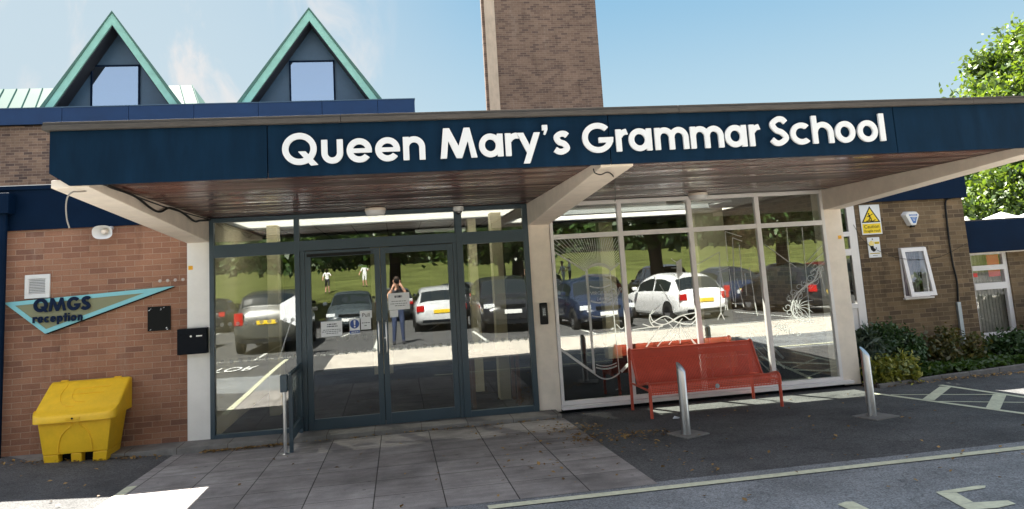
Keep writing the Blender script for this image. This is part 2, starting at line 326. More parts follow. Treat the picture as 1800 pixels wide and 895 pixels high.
M['skin'] = mat('skin', (0.52, 0.29, 0.20), 0.5, var=0.05)
M['hair'] = mat('brown_hair', (0.05, 0.03, 0.02), 0.6)

def asphalt(name, base, fine=0.5, patch=0.25, crack=False):
    m = mat(name, base, 0.9); nt = m.node_tree; N = nt.nodes; L = nt.links; b = N['Principled BSDF']; b.inputs['Specular IOR Level'].default_value = 0.3
    g = N.new('ShaderNodeNewGeometry')
    v = N.new('ShaderNodeTexVoronoi'); v.inputs['Scale'].default_value = 95; L.new(g.outputs['Position'], v.inputs['Vector'])
    n = N.new('ShaderNodeTexNoise'); n.inputs['Scale'].default_value = 1.1; n.inputs['Detail'].default_value = 10; n.inputs['Roughness'].default_value = 0.68; L.new(g.outputs['Position'], n.inputs['Vector'])
    vs_ = N.new('ShaderNodeSeparateXYZ'); L.new(v.outputs['Color'], vs_.inputs[0])
    r1 = N.new('ShaderNodeMapRange'); r1.inputs[3].default_value = 1-fine; r1.inputs[4].default_value = 1+fine; L.new(vs_.outputs[0], r1.inputs[0])
    r2 = N.new('ShaderNodeMapRange'); r2.inputs[1].default_value = 0.3; r2.inputs[2].default_value = 0.7; r2.inputs[3].default_value = 1-patch; r2.inputs[4].default_value = 1+patch; L.new(n.outputs['Fac'], r2.inputs[0])
    x = N.new('ShaderNodeMath'); x.operation = 'MULTIPLY'; L.new(r1.outputs[0], x.inputs[0]); L.new(r2.outputs[0], x.inputs[1])
    wn_ = N.new('ShaderNodeTexNoise'); wn_.inputs['Scale'].default_value = 2.5; wn_.inputs['Detail'].default_value = 5; L.new(g.outputs['Position'], wn_.inputs['Vector'])
    wa = N.new('ShaderNodeMixRGB'); wa.blend_type = 'LINEAR_LIGHT'; wa.inputs[0].default_value = 0.35; L.new(g.outputs['Position'], wa.inputs[1]); L.new(wn_.outputs['Color'], wa.inputs[2])
    ve = N.new('ShaderNodeTexVoronoi'); ve.feature = 'DISTANCE_TO_EDGE'; ve.inputs['Scale'].default_value = 0.45; L.new(wa.outputs[0], ve.inputs['Vector'])
    ck_ = N.new('ShaderNodeMapRange'); ck_.inputs[1].default_value = 0.0; ck_.inputs[2].default_value = 0.007; ck_.inputs[3].default_value = 0.68; ck_.inputs[4].default_value = 1.0; L.new(ve.outputs['Distance'], ck_.inputs[0])
    sn = N.new('ShaderNodeTexNoise'); sn.inputs['Scale'].default_value = 0.55; sn.inputs['Detail'].default_value = 3; L.new(g.outputs['Position'], sn.inputs['Vector'])
    sr = N.new('ShaderNodeMapRange'); sr.inputs[1].default_value = 0.60; sr.inputs[2].default_value = 0.70; sr.inputs[3].default_value = 1.0; sr.inputs[4].default_value = 0.72; L.new(sn.outputs['Fac'], sr.inputs[0])
    x0_ = N.new('ShaderNodeMath'); x0_.operation = 'MULTIPLY'; L.new(ck_.outputs[0], x0_.inputs[0]); L.new(sr.outputs[0], x0_.inputs[1])
    x9_ = N.new('ShaderNodeMath'); x9_.operation = 'MULTIPLY'; L.new(x.outputs[0], x9_.inputs[0]); L.new(x0_.outputs[0], x9_.inputs[1]); x = x9_
    c = N.new('ShaderNodeMixRGB'); c.blend_type = 'MULTIPLY'; c.inputs[0].default_value = 1; c.inputs[1].default_value = (*base, 1); L.new(x.outputs[0], c.inputs[2]); L.new(c.outputs[0], b.inputs['Base Color'])
    bp = N.new('ShaderNodeBump'); bp.inputs['Strength'].default_value = 0.5; bp.inputs['Distance'].default_value = 0.004; L.new(v.outputs['Distance'], bp.inputs['Height']); L.new(bp.outputs[0], b.inputs['Normal'])
    return m
M['asphalt_new'] = asphalt('asphalt_dark', (0.088, 0.088, 0.088), 0.45, 0.42)
M['asphalt_road'] = asphalt('asphalt_worn', (0.215, 0.225, 0.232), 0.4, 0.32)
M['concrete_road'] = asphalt('concrete_lane', (0.58, 0.53, 0.46), 0.2, 0.12)
M['asphalt_park'] = asphalt('asphalt_car_park', (0.085, 0.085, 0.085), 0.4, 0.25)

def slabs(name):
    m = mat(name, (0.17, 0.16, 0.155), 0.8); nt = m.node_tree; N = nt.nodes; L = nt.links; b = N['Principled BSDF']; b.inputs['Specular IOR Level'].default_value = 0.35
    g = N.new('ShaderNodeNewGeometry'); mpn = N.new('ShaderNodeMapping'); mpn.inputs['Location'].default_value = (0.17, 0.56, 0); L.new(g.outputs['Position'], mpn.inputs[0])
    t = N.new('ShaderNodeTexBrick'); t.offset = 0.0; t.inputs['Scale'].default_value = 1; t.inputs['Brick Width'].default_value = 0.6095; t.inputs['Row Height'].default_value = 0.6095
    t.inputs['Mortar Size'].default_value = 0.0065; t.inputs['Mortar Smooth'].default_value = 0.4
    t.inputs['Color1'].default_value = (0.255, 0.235, 0.222, 1); t.inputs['Color2'].default_value = (0.335, 0.312, 0.295, 1); t.inputs['Mortar'].default_value = (0.05, 0.045, 0.04, 1)
    L.new(mpn.outputs[0], t.inputs['Vector'])
    n = N.new('ShaderNodeTexNoise'); n.inputs['Scale'].default_value = 2.2; n.inputs['Detail'].default_value = 10; n.inputs['Roughness'].default_value = 0.7; L.new(g.outputs['Position'], n.inputs['Vector'])
    n2 = N.new('ShaderNodeTexNoise'); n2.inputs['Scale'].default_value = 120; L.new(g.outputs['Position'], n2.inputs['Vector'])
    st = N.new('ShaderNodeMapping'); st.inputs['Scale'].default_value = (1.2, 9, 1); L.new(g.outputs['Position'], st.inputs[0])
    n3 = N.new('ShaderNodeTexNoise'); n3.inputs['Scale'].default_value = 1.0; n3.inputs['Detail'].default_value = 6; L.new(st.outputs[0], n3.inputs['Vector'])
    def mrr(sk, lo, hi, a=0.3, c=0.7):
        r_ = N.new('ShaderNodeMapRange'); r_.inputs[1].default_value = a; r_.inputs[2].default_value = c; r_.inputs[3].default_value = lo; r_.inputs[4].default_value = hi; L.new(sk, r_.inputs[0]); return r_.outputs[0]
    x = t.outputs['Color']
    for sk in (mrr(n.outputs['Fac'], 0.62, 1.3), mrr(n2.outputs['Fac'], 0.85, 1.15), mrr(n3.outputs['Fac'], 0.84, 1.14)):
        q = N.new('ShaderNodeMixRGB'); q.blend_type = 'MULTIPLY'; q.inputs[0].default_value = 1; L.new(x, q.inputs[1]); L.new(sk, q.inputs[2]); x = q.outputs[0]
    vg = N.new('ShaderNodeTexVoronoi'); vg.inputs['Scale'].default_value = 3.2; L.new(g.outputs['Position'], vg.inputs['Vector'])
    q = N.new('ShaderNodeMixRGB'); q.blend_type = 'MULTIPLY'; q.inputs[0].default_value = 1; L.new(x, q.inputs[1]); L.new(mrr(vg.outputs['Distance'], 0.55, 1.0, 0.045, 0.07), q.inputs[2]); x = q.outputs[0]
    sn = N.new('ShaderNodeTexNoise'); sn.inputs['Scale'].default_value = 0.9; sn.inputs['Detail'].default_value = 6; L.new(g.outputs['Position'], sn.inputs['Vector'])
    q = N.new('ShaderNodeMixRGB'); q.blend_type = 'MULTIPLY'; q.inputs[0].default_value = 1; L.new(x, q.inputs[1]); L.new(mrr(sn.outputs['Fac'], 1.0, 0.6, 0.55, 0.72), q.inputs[2]); x = q.outputs[0]
    L.new(x, b.inputs['Base Color'])
    iv = N.new('ShaderNodeMath'); iv.operation = 'MULTIPLY_ADD'; L.new(t.outputs['Fac'], iv.inputs[0]); iv.inputs[1].default_value = -1; L.new(n2.outputs['Fac'], iv.inputs[2])
    bp = N.new('ShaderNodeBump'); bp.inputs['Strength'].default_value = 0.4; bp.inputs['Distance'].default_value = 0.005; L.new(iv.outputs[0], bp.inputs['Height']); L.new(bp.outputs[0], b.inputs['Normal'])
    return m
M['slabs'] = slabs('concrete_slabs')

def boards(name):
    """glossy red-brown soffit boards that run along the facade"""
    m = mat(name, (0.10, 0.045, 0.035), 0.14, spec=0.22); nt = m.node_tree; N = nt.nodes; L = nt.links; b = N['Principled BSDF']
    g = N.new('ShaderNodeNewGeometry'); s = N.new('ShaderNodeSeparateXYZ'); L.new(g.outputs['Position'], s.inputs[0])
    d = N.new('ShaderNodeMath'); d.operation = 'DIVIDE'; L.new(s.outputs[1], d.inputs[0]); d.inputs[1].default_value = 0.23
    fr = N.new('ShaderNodeMath'); fr.operation = 'FRACT'; L.new(d.outputs[0], fr.inputs[0])
    fl = N.new('ShaderNodeMath'); fl.operation = 'FLOOR'; L.new(d.outputs[0], fl.inputs[0])
    d2 = N.new('ShaderNodeMath'); d2.operation = 'DIVIDE'; L.new(s.outputs[0], d2.inputs[0]); d2.inputs[1].default_value = 1.49
    f2 = N.new('ShaderNodeMath'); f2.operation = 'FLOOR'; L.new(d2.outputs[0], f2.inputs[0])
    cb = N.new('ShaderNodeCombineXYZ'); L.new(fl.outputs[0], cb.inputs[0]); L.new(f2.outputs[0], cb.inputs[1])
    w = N.new('ShaderNodeTexWhiteNoise'); w.noise_dimensions = '2D'; L.new(cb.outputs[0], w.inputs['Vector'])
    cr = N.new('ShaderNodeValToRGB'); e = cr.color_ramp.elements; e[0].color = (0.038, 0.0100, 0.0085, 1); e[1].color = (0.094, 0.029, 0.021, 1); L.new(w.outputs['Value'], cr.inputs[0])
    gm = N.new('ShaderNodeMapping'); gm.inputs['Scale'].default_value = (0.35, 4.5, 1); L.new(g.outputs['Position'], gm.inputs[0])
    n = N.new('ShaderNodeTexNoise'); n.inputs['Scale'].default_value = 1.5; n.inputs['Detail'].default_value = 6; L.new(gm.outputs[0], n.inputs['Vector'])
    r = N.new('ShaderNodeMapRange'); r.inputs[1].default_value = 0.3; r.inputs[2].default_value = 0.7; r.inputs[3].default_value = 0.25; r.inputs[4].default_value = 2.0; L.new(n.outputs['Fac'], r.inputs[0])
    rr_ = N.new('ShaderNodeMapRange'); rr_.inputs[1].default_value = 0.3; rr_.inputs[2].default_value = 0.7; rr_.inputs[3].default_value = 0.5; rr_.inputs[4].default_value = 0.10; L.new(n.outputs['Fac'], rr_.inputs[0]); L.new(rr_.outputs[0], b.inputs['Roughness'])
    x = N.new('ShaderNodeMixRGB'); x.blend_type = 'MULTIPLY'; x.inputs[0].default_value = 1; L.new(cr.outputs[0], x.inputs[1]); L.new(r.outputs[0], x.inputs[2])
    gr = N.new('ShaderNodeMapRange'); gr.inputs[1].default_value = 0.0; gr.inputs[2].default_value = 0.1; gr.inputs[3].default_value = 0.0; gr.inputs[4].default_value = 1.0; L.new(fr.outputs[0], gr.inputs[0])
    x2 = N.new('ShaderNodeMixRGB'); x2.inputs[1].default_value = (0.012, 0.008, 0.007, 1); L.new(gr.outputs[0], x2.inputs[0]); L.new(x.outputs[0], x2.inputs[2]); L.new(x2.outputs[0], b.inputs['Base Color'])
    ad = N.new('ShaderNodeMath'); ad.operation = 'MULTIPLY_ADD'; L.new(n.outputs['Fac'], ad.inputs[0]); ad.inputs[1].default_value = 0.5; L.new(gr.outputs[0], ad.inputs[2])
    bp = N.new('ShaderNodeBump'); bp.inputs['Strength'].default_value = 0.45; bp.inputs['Distance'].default_value = 0.004; L.new(ad.outputs[0], bp.inputs['Height']); L.new(bp.outputs[0], b.inputs['Normal'])
    return m
M['boards'] = boards('soffit_boards')

# ---- lettering: signed-distance glyphs traced with marching squares
def sd_seg(P, a, b, t):
    a = np.array(a); b = np.array(b); d = b-a; L = np.hypot(*d); u = d/L; q = P-a
    s = q@u; n = q@np.array([-u[1], u[0]]); return np.maximum(np.abs(s-L/2)-L/2, np.abs(n)-t/2)
def sd_ring(P, c, rx, ry, t):
    q = (P-np.array(c)); r = np.hypot(q[..., 0]/rx, q[..., 1]/ry); e = np.hypot(q[..., 0], q[..., 1])/np.maximum(r, 1e-6)
    e = np.where(r < 1e-6, min(rx, ry), e); return np.abs((r-1)*e)-t/2
def sd_poly(P, pts):
    pts = np.array(pts, float); n = len(pts); d = np.full(P.shape[:-1], 1e9); ins = np.zeros(P.shape[:-1], bool)
    for i in range(n):
        a = pts[i]; b = pts[(i+1) % n]; e = b-a; w = P-a; h = np.clip((w@e)/(e@e), 0, 1); d = np.minimum(d, np.hypot(w[..., 0]-e[0]*h, w[..., 1]-e[1]*h))
        c = (a[1] <= P[..., 1]) != (b[1] <= P[..., 1])
        with np.errstate(divide='ignore', invalid='ignore'):
            xx = a[0]+(P[..., 1]-a[1])*e[0]/(e[1] if e[1] != 0 else 1e-12)
        ins ^= c & (P[..., 0] < xx)
    return np.where(ins, -d, d)
def sd_line(P, pts, t):
    d = np.full(P.shape[:-1], 1e9); pts = np.array(pts, float)
    for a, b in zip(pts[:-1], pts[1:]):
        e = b-a; w = P-a; h = np.clip((w@e)/(e@e), 0, 1); d = np.minimum(d, np.hypot(w[..., 0]-e[0]*h, w[..., 1]-e[1]*h))
    return d-t/2
def half(P, p, n): n = np.array(n, float); n /= np.hypot(*n); return (P-np.array(p))@n
def wedge(P, c, a0, a1):   # inside for angles a0..a1 (degrees, < 180)
    u = np.array([math.sin(R(a0)), -math.cos(R(a0))]); v = np.array([-math.sin(R(a1)), math.cos(R(a1))]); q = P-np.array(c); return np.maximum(q@u, q@v)
def spl(pts, n=8):
    pts = [np.array(p, float) for p in pts]; pts = [2*pts[0]-pts[1]]+pts+[2*pts[-1]-pts[-2]]; o = []
    for i in range(1, len(pts)-2):
        for k in range(n):
            t = k/n; a, b, c, d = pts[i-1:i+3]; o.append(0.5*((2*b)+(-a+c)*t+(2*a-5*b+4*c-d)*t*t+(-a+3*b-3*c+d)*t**3))
    o.append(pts[-2]); return o
def glyph_fn(ch, w, H, X, t):
    mn, mxm = np.minimum, np.maximum; o = 0.012*H
    if ch == 'o': return lambda P: sd_ring(P, (w/2, X/2), w/2-t/2, X/2+o-t/2, t)
    if ch == 'Q':
        wr = w*0.955
        return lambda P: mn(sd_ring(P, (wr/2, H/2), wr/2-t/2, H/2+o-t/2, t), sd_poly(P, [(0.455*wr, 0.415*H), (0.675*wr, 0.415*H), (1.04*wr, -0.03*H), (0.82*wr, -0.045*H)]))
    if ch == 'G':
        c = (w/2, H/2); return lambda P: mn(mxm(sd_ring(P, c, w/2-t/2, H/2+o-t/2, t), -wedge(P, c, -2, 42)), sd_poly(P, [(0.52*w, 0.51*H), (w, 0.51*H), (w*0.985, 0.33*H), (0.52*w, 0.33*H)]))
    if ch == 'c': c = (w*0.53, X/2); return lambda P: mxm(sd_ring(P, c, w*0.53-t/2, X/2+o-t/2, t), -wedge(P, (c[0]-0.05*w, c[1]), -40, 40))
    if ch == 'e':
        c = (w/2, X/2); return lambda P: mn(mxm(sd_ring(P, c, w/2-t/2, X/2+o-t/2, t), -wedge(P, c, -36, -9)), mxm(sd_poly(P, [(0.05*w, X*0.58), (w, X*0.58), (w, X*0.40), (0.05*w, X*0.40)]), sd_ring(P, c, w/4, X/4, w/2+X*0.02)))
    if ch in 'a': return lambda P: mn(sd_ring(P, (w*0.47, X/2), w*0.47-t/2, X/2+o-t/2, t), sd_poly(P, [(w-t, 0), (w, 0), (w, X), (w-t, X)]))
    if ch == 'p': return lambda P: mn(sd_ring(P, (w*0.53, X/2), w*0.47-t/2, X/2+o-t/2, t), sd_poly(P, [(0, -0.27*H), (t, -0.27*H), (t, X), (0, X)]))
    if ch in 'nh':
        hh = X if ch == 'n' else H*1.0; rr = (w-0)/2
        def f(P):
            arch = mxm(sd_ring(P, (w/2, X+o-rr*1.02), rr-t/2, rr*1.02-t/2, t), -(P[..., 1]-(X+o-rr*1.02)))
            return mn(mn(sd_poly(P, [(0, 0), (t, 0), (t, hh), (0, hh)]), sd_poly(P, [(w-t, 0), (w, 0), (w, X+o-rr), (w-t, X+o-rr)])), arch)
        return f
    if ch == 'u':
        rr = w/2; cyv = rr*1.02-o
        return lambda P: mn(mn(sd_poly(P, [(0, cyv), (t, cyv), (t, X), (0, X)]), sd_poly(P, [(w-t, cyv), (w, cyv), (w, X), (w-t, X)])), mxm(sd_ring(P, (w/2, cyv), rr-t/2, rr*1.02-t/2, t), P[..., 1]-cyv))
    if ch == 'm':
        h2 = (w+t)/2; rr = h2/2
        def f(P):
            d = sd_poly(P, [(0, 0), (t, 0), (t, X), (0, X)])
            for k in (0, 1):
                x0 = k*(h2-t); cyv = X+o-rr*1.05
                d = mn(d, mn(sd_poly(P, [(x0+h2-t, 0), (x0+h2, 0), (x0+h2, cyv), (x0+h2-t, cyv)]), mxm(sd_ring(P, (x0+h2/2, cyv), rr-t/2, rr*1.05-t/2, t), -(P[..., 1]-cyv))))
            return d
        return f
    if ch == 'r':
        Ro = X*0.5
        return lambda P: mn(sd_poly(P, [(0, 0), (t, 0), (t, X), (0, X)]), mxm(mxm(sd_ring(P, (Ro+t*0.05, X+o-Ro), Ro-t/2, Ro-t/2, t), half(P, (w, X*0.9), (1, 0.35))), -(P[..., 1]-X*0.62)))
    if ch == 'M':
        p = [(0, 0), (.1, 1), (.265, 1), (.5, .40), (.66, 1), (.82, 1), (1, 0), (.835, 0), (.755, .56), (.585, 0), (.43, 0), (.225, .58), (.17, 0)]
        p = [(a*w, b*H) for a, b in p]; return lambda P: sd_poly(P, p)
    if ch == 'y': return lambda P: mn(sd_poly(P, [(0, X), (t*1.15, X), (0.56*w, 0.36*X), (0.44*w, 0.02*X)]), sd_poly(P, [(w-t*1.1, X), (w, X), (0.5*w, -0.27*H), (0.5*w-t*1.12, -0.27*H)]))
    if ch in 'sS':
        hh = H if ch == 'S' else X; q = t/2
        pts = spl([(w*0.93-q*0.3, hh*0.80), (w*0.72, hh+o-q*1.02), (w*0.45, hh+o-q), (q*1.05, hh*0.755), (w*0.33, hh*0.545), (w*0.66, hh*0.44), (w-q, hh*0.245), (w*0.55, q-o), (w*0.28, q-o), (w*0.06, hh*0.21)])
        def endcut(P, a, b):
            d = (a-b)/np.hypot(*(a-b)); return sd_seg(P, a, a+d*t, t*1.5)
        return lambda P: mxm(mxm(sd_line(P, pts, t), -endcut(P, pts[0], pts[2])), -endcut(P, pts[-1], pts[-3]))
    if ch == 'l': return lambda P: sd_poly(P, [(0, 0), (w, 0), (w, H), (0, H)])
    if ch == 'i': return lambda P: mn(sd_poly(P, [(0, 0), (w, 0), (w, X), (0, X)]), sd_poly(P, [(0, X*1.14), (w, X*1.14), (w, X*1.38), (0, X*1.38)]))
    if ch == 't': return lambda P: mn(sd_poly(P, [(w*0.3, 0), (w*0.3+t, 0), (w*0.3+t, H*0.98), (w*0.3, H*0.98)]), sd_poly(P, [(0, X), (w, X), (w, X-t*0.9), (0, X-t*0.9)]))
    if ch == "'": return lambda P: sd_poly(P, [(0.0, H*1.0), (w, H*1.0), (w, H*0.84), (w*0.55, H*0.66), (w*0.2, H*0.69), (w*0.42, H*0.82), (0, H*0.82)])
def contours(fn, x0, x1, y0, y1, h):
    nx = int((x1-x0)/h)+2; ny = int((y1-y0)/h)+2
    xs = x0+h*np.arange(nx); ys = y0+h*np.arange(ny); gx, gy = np.meshgrid(xs, ys, indexing='ij'); F = fn(np.stack([gx, gy], -1)); F = np.where(np.abs(F) < 1e-7, 1e-7, F)
    nxt = {}
    def ed(i, j, d):   # point on edge, d=0: (i,j)-(i+1,j), d=1: (i,j)-(i,j+1)
        a = F[i, j]; b = F[i+1, j] if d == 0 else F[i, j+1]; t = a/(a-b); return (xs[i]+h*t, ys[j]) if d == 0 else (xs[i], ys[j]+h*t)
    ins = F < 0
    for i in range(nx-1):
        for j in range(ny-1):
            k = ins[i, j]*1+ins[i+1, j]*2+ins[i+1, j+1]*4+ins[i, j+1]*8
            if k in (0, 15): continue
            b, r_, t, l = (i, j, 0), (i+1, j, 1), (i, j+1, 0), (i, j, 1)
            for u, v in {1: [(b, l)], 2: [(r_, b)], 4: [(t, r_)], 8: [(l, t)], 3: [(r_, l)], 6: [(t, b)], 12: [(l, r_)], 9: [(b, t)], 7: [(t, l)], 11: [(r_, t)], 13: [(b, r_)], 14: [(l, b)], 5: [(b, l), (t, r_)], 10: [(r_, b), (l, t)]}[k]: nxt[u] = v
    out = []
    while nxt:
        s = next(iter(nxt)); c = s; loop = []
        while c in nxt: loop.append(ed(*c)); c = nxt.pop(c)
        if len(loop) > 4: out.append(loop)
    return out
def solid2d(name, loops, depth, origin, material, parent, bevel=0.0):
    """loops (x, z) filled with holes and extruded towards the viewer (-y)"""
    cu = bpy.data.curves.new(name, 'CURVE'); cu.dimensions = '2D'; cu.fill_mode = 'BOTH'; cu.extrude = depth/2; cu.bevel_depth = bevel; cu.bevel_resolution = 1
    for lp in loops:
        lp = [p for k, p in enumerate(lp) if k == 0 or abs(p[0]-lp[k-1][0])+abs(p[1]-lp[k-1][1]) > 1e-5]
        keep = []
        n = len(lp)
        for k in range(n):
            a, b, c = Vector(lp[k-1]), Vector(lp[k]), Vector(lp[(k+1) % n]); d1 = (b-a); d2 = (c-b)
            if d1.length < 1e-6 or d2.length < 1e-6 or abs(d1.normalized().cross(d2.normalized())) > 0.004 or k % 9 == 0: keep.append(lp[k])
        s = cu.splines.new('POLY'); s.points.add(len(keep)-1); s.use_cyclic_u = True
        for q, p in zip(s.points, keep): q.co = (p[0], p[1], 0, 1)
    return curve_mesh(name, cu, depth, origin, material, parent)
def curve_mesh(name, cu, depth, origin, material, parent):
    ob = bpy.data.objects.new('tmp', cu); col.objects.link(ob); dg = bpy.context.evaluated_depsgraph_get(); dg.update()
    me = bpy.data.meshes.new_from_object(ob.evaluated_get(dg)); bpy.data.objects.remove(ob); bpy.data.curves.remove(cu)
    off = Vector((0, 0, 0)); q = parent
    while q is not None: off += WL.get(q, Vector((0, 0, 0))); q = q.parent
    o0 = Vector(origin)
    for v in me.vertices: x, y, z = v.co; v.co = o0-off+Vector((x, -z-depth/2, y))
    me.name = name; me.materials.clear(); me.materials.append(material); me.update()
    o = bpy.data.objects.new(name, me); col.objects.link(o); o.parent = parent; WL[o] = Vector((0, 0, 0)); return o
def letter(ch, x0, x1, base, H, X, t, y, depth, material, parent, h=0.004):
    w = x1-x0; fn = glyph_fn(ch, w, H, X, t); lp = contours(fn, -0.02, w+0.05, -0.3*H-0.02, H*1.15+0.01, h)
    o = solid2d('letter', lp, depth, (x0, y, base), material, parent); return o
def text(name, body, size, x, y, z, material, parent, depth=0.001, align='LEFT', flat=False, sx=1.0):
    cu = bpy.data.curves.new(name, 'FONT'); cu.body = body; cu.size = size; cu.extrude = depth/2; cu.align_x = align; cu.resolution_u = 3
    ob = bpy.data.objects.new('tmp', cu); col.objects.link(ob); dg = bpy.context.evaluated_depsgraph_get(); dg.update()
    me = bpy.data.meshes.new_from_object(ob.evaluated_get(dg)); bpy.data.objects.remove(ob); bpy.data.curves.remove(cu)
    off = Vector((0, 0, 0)); q = parent
    while q is not None: off += WL.get(q, Vector((0, 0, 0))); q = q.parent
    for v in me.vertices:
        a, b, c = v.co; a *= sx
        v.co = (Vector((x, y, z))-off)+(Vector((a, -c-depth/2, b)) if not flat else Vector((a, b, c+depth/2)))
    me.name = name; me.materials.clear(); me.materials.append(material)
    o = bpy.data.objects.new(name, me); col.objects.link(o); o.parent = parent; WL[o] = Vector((0, 0, 0)); return o

# ---- foliage: many leaf faces as one numpy mesh
def leaf_mesh(name, cen, size, material, parent, rng, up_bias=0.3, aspect=1.7):
    n = len(cen); nr = rng.normal(size=(n, 3)); nr[:, 2] += up_bias; nr /= np.linalg.norm(nr, axis=1)[:, None]
    a = np.cross(nr, rng.normal(size=(n, 3))); a /= np.linalg.norm(a, axis=1)[:, None]; b = np.cross(nr, a)
    s = size*rng.uniform(0.6, 1.3, (n, 1)); a = a*s*aspect/2; b = b*s/2
    fold = nr*s*0.12
    v = np.stack([cen-a, cen+b*0.9+fold, cen+a, cen-b*0.9+fold], 1).reshape(-1, 3)
    off = Vector((0, 0, 0)); q = parent
    while q is not None: off += WL.get(q, Vector((0, 0, 0))); q = q.parent
    base = np.array(off) if parent is not None else np.array([cen[:, 0].mean(), cen[:, 1].mean(), cen[:, 2].min()])
    v = v-base
    me = bpy.data.meshes.new(name); me.vertices.add(4*n); me.vertices.foreach_set('co', v.ravel()); me.loops.add(4*n); me.loops.foreach_set('vertex_index', np.arange(4*n))
    me.polygons.add(n); me.polygons.foreach_set('loop_start', np.arange(n)*4); me.polygons.foreach_set('loop_total', np.full(n, 4)); me.update(); me.validate()
    me.materials.append(material); o = bpy.data.objects.new(name, me); col.objects.link(o)
    if parent is not None: o.parent = parent; WL[o] = Vector((0, 0, 0))
    else: o.location = Vector(base); WL[o] = Vector(base)
    return o
def dup(root, loc, rz=0.0, label=None, group=None, cat=None):
    r_ = root.copy(); col.objects.link(r_); r_.location = loc; r_.rotation_euler = (0, 0, rz)
    if label: r_['label'] = label
    if group: r_['group'] = group
    for ch in list(root.children):
        c = ch.copy(); col.objects.link(c); c.parent = r_
        for g_ in list(ch.children):
            d = g_.copy(); col.objects.link(d); d.parent = c
    return r_

# ================================================================== SETTING
def sheet(name, xs, ys, dz, m, kind='structure', zf=None):
    zf = zf or gz; v = [(x, y, zf(x, y)+dz) for x in xs for y in ys]; ny = len(ys)
    f = [(i*ny+j, (i+1)*ny+j, (i+1)*ny+j+1, i*ny+j+1) for i in range(len(xs)-1) for j in range(ny-1)]
    o = MB().add(v, f).build(name, m); o['kind'] = kind; return o
XS = [-160, -80, -40, -20, -10, -6, -4, -2.8, -1.5, -0.3, 1, 2.5, 4.7, 6, 8, 10, 12, 15, 20, 30, 50, 90, 160]
def gfar(x, y): return gz(x, y) if y > -34 else gz(x, -34)-0.05
sheet('ground', XS, [-200, -120, -80, -60, -45, -34, -25, -20, -16, -12, -8, -7, -6, -5, -4, -3, -2, -1, 0, 1, 2, 5, 20, 60, 120, 200], 0, M['asphalt_park'], zf=gfar)
sheet('road', [-60, -20, -8, -4, -2.8, -1.5, -0.3, 2, 4.7, 8, 12, 20, 60], [-6.2, -5, -4.12], 0.004, M['asphalt_road'])
sheet('road', [0.9, 2, 4.7, 8, 12, 20, 60], [-9.4, -8, -7, -6.2], 0.004, M['concrete_road'])
sheet('road', [-60, -20, -8, -4, -2.8, -1.5, -0.3, 0.9], [-9.4, -8, -7, -6.2], 0.004, M['asphalt_park'])
sheet('forecourt', [4.7, 6, 8, 9.42, 12, 16, 20], [-4.12, -3, -2, -1, 0.25, 1.0], 0.004, M['asphalt_new'])
sheet('pavement', [-0.3, 0.5, 1.5, 2.5, 3.5, 4.7], [-4.2, -3, -2, -1, -0.42], 0.008, M['slabs'])
sheet('forecourt', [-12, -8, -4, -2.8, -1.5, -0.3], [-4.12, -3.0, -2, -1, 0], 0.004, M['asphalt_new'])

def lawn_z(x, y):
    d = -y-30; return 0.05+(0 if d < 0 else 0.13*d if d < 12 else 1.56+0.05*(d-12))
M['grass'] = mat('mown_grass', (0.088, 0.102, 0.03), 0.95, var=0.6, vscale=0.3, spec=0.03, bump=0.4, bscale=30)
lw = sheet('lawn', [-120, -60, -30, -10, 0, 10, 20, 30, 60, 120], [-140, -110, -90, -70, -60, -50, -42, -36, -33, -30], 0.0, M['grass'], zf=lawn_z)

# paving step in front of the doors: a concrete strip one step high
st = MB(); st.hexa([(-3.2, -0.42, -0.3), (4.68, -0.42, -0.3), (4.68, 0.3, -0.3), (-3.2, 0.3, -0.3), (-3.2, -0.42, 0.015), (4.68, -0.42, -0.022), (4.68, 0.3, -0.022), (-3.2, 0.3, 0.03)])
M['step'] = mat('step_concrete', (0.20, 0.19, 0.175), 0.85, var=0.3, vscale=6, bump=0.3, bscale=70, grime=0.35)
o = st.build('doorstep', M['step'], bevel=0.008); o['kind'] = 'structure'
jn = MB()
for x in [-2.7+0.61*k for k in range(13)]: jn.box(x-0.003, x+0.003, -0.4215, 0.0, -0.08, 0.0165+(x+3.2)*(-0.037/7.88)+0.0012)
o = jn.build('doorstep_joints', M['soil']); o['kind'] = 'structure'

# painted lines
def gpoly(px, dz=0.008): return [(p.x, p.y, gz(p.x, p.y)+dz) for p in (gp(*q) for q in px)]
def gline(a, b, w, dz=0.009, n=6):
    a = Vector(a); b = Vector(b); d = (b-a).normalized(); nn = Vector((-d.y, d.x))*(w/2); v = []
    for k in range(n+1):
        p = a.lerp(b, k/n)
        for s in (1, -1): q = p+nn*s; v.append((q.x, q.y, gz(q.x, q.y)+dz))
    return v, [(2*k, 2*k+1, 2*k+3, 2*k+2) for k in range(n)]
rm = MB()
rm.add(*gline((3.2, -4.36), (16, -4.36), 0.11, n=10, dz=0.013))
rm.add(*gline((-0.24, -2.1), (-0.24, -9.0), 0.10, dz=0.010))
rm.add(*gline((9.06, -0.72), (9.50, -3.4), 0.085))
rm.add(*gline((10.23, -0.62), (10.3, -3.6), 0.085))
rm.add(*gline((9.16, -1.02), (10.26, -1.78), 0.05))
rm.add(*gline((9.26, -1.80), (10.26, -2.62), 0.05))
rm.add(*gline((10.16, -0.82), (9.24, -1.66), 0.15, dz=0.0115))
rm.add(*gline((10.22, -1.74), (9.36, -2.60), 0.15, dz=0.0115))
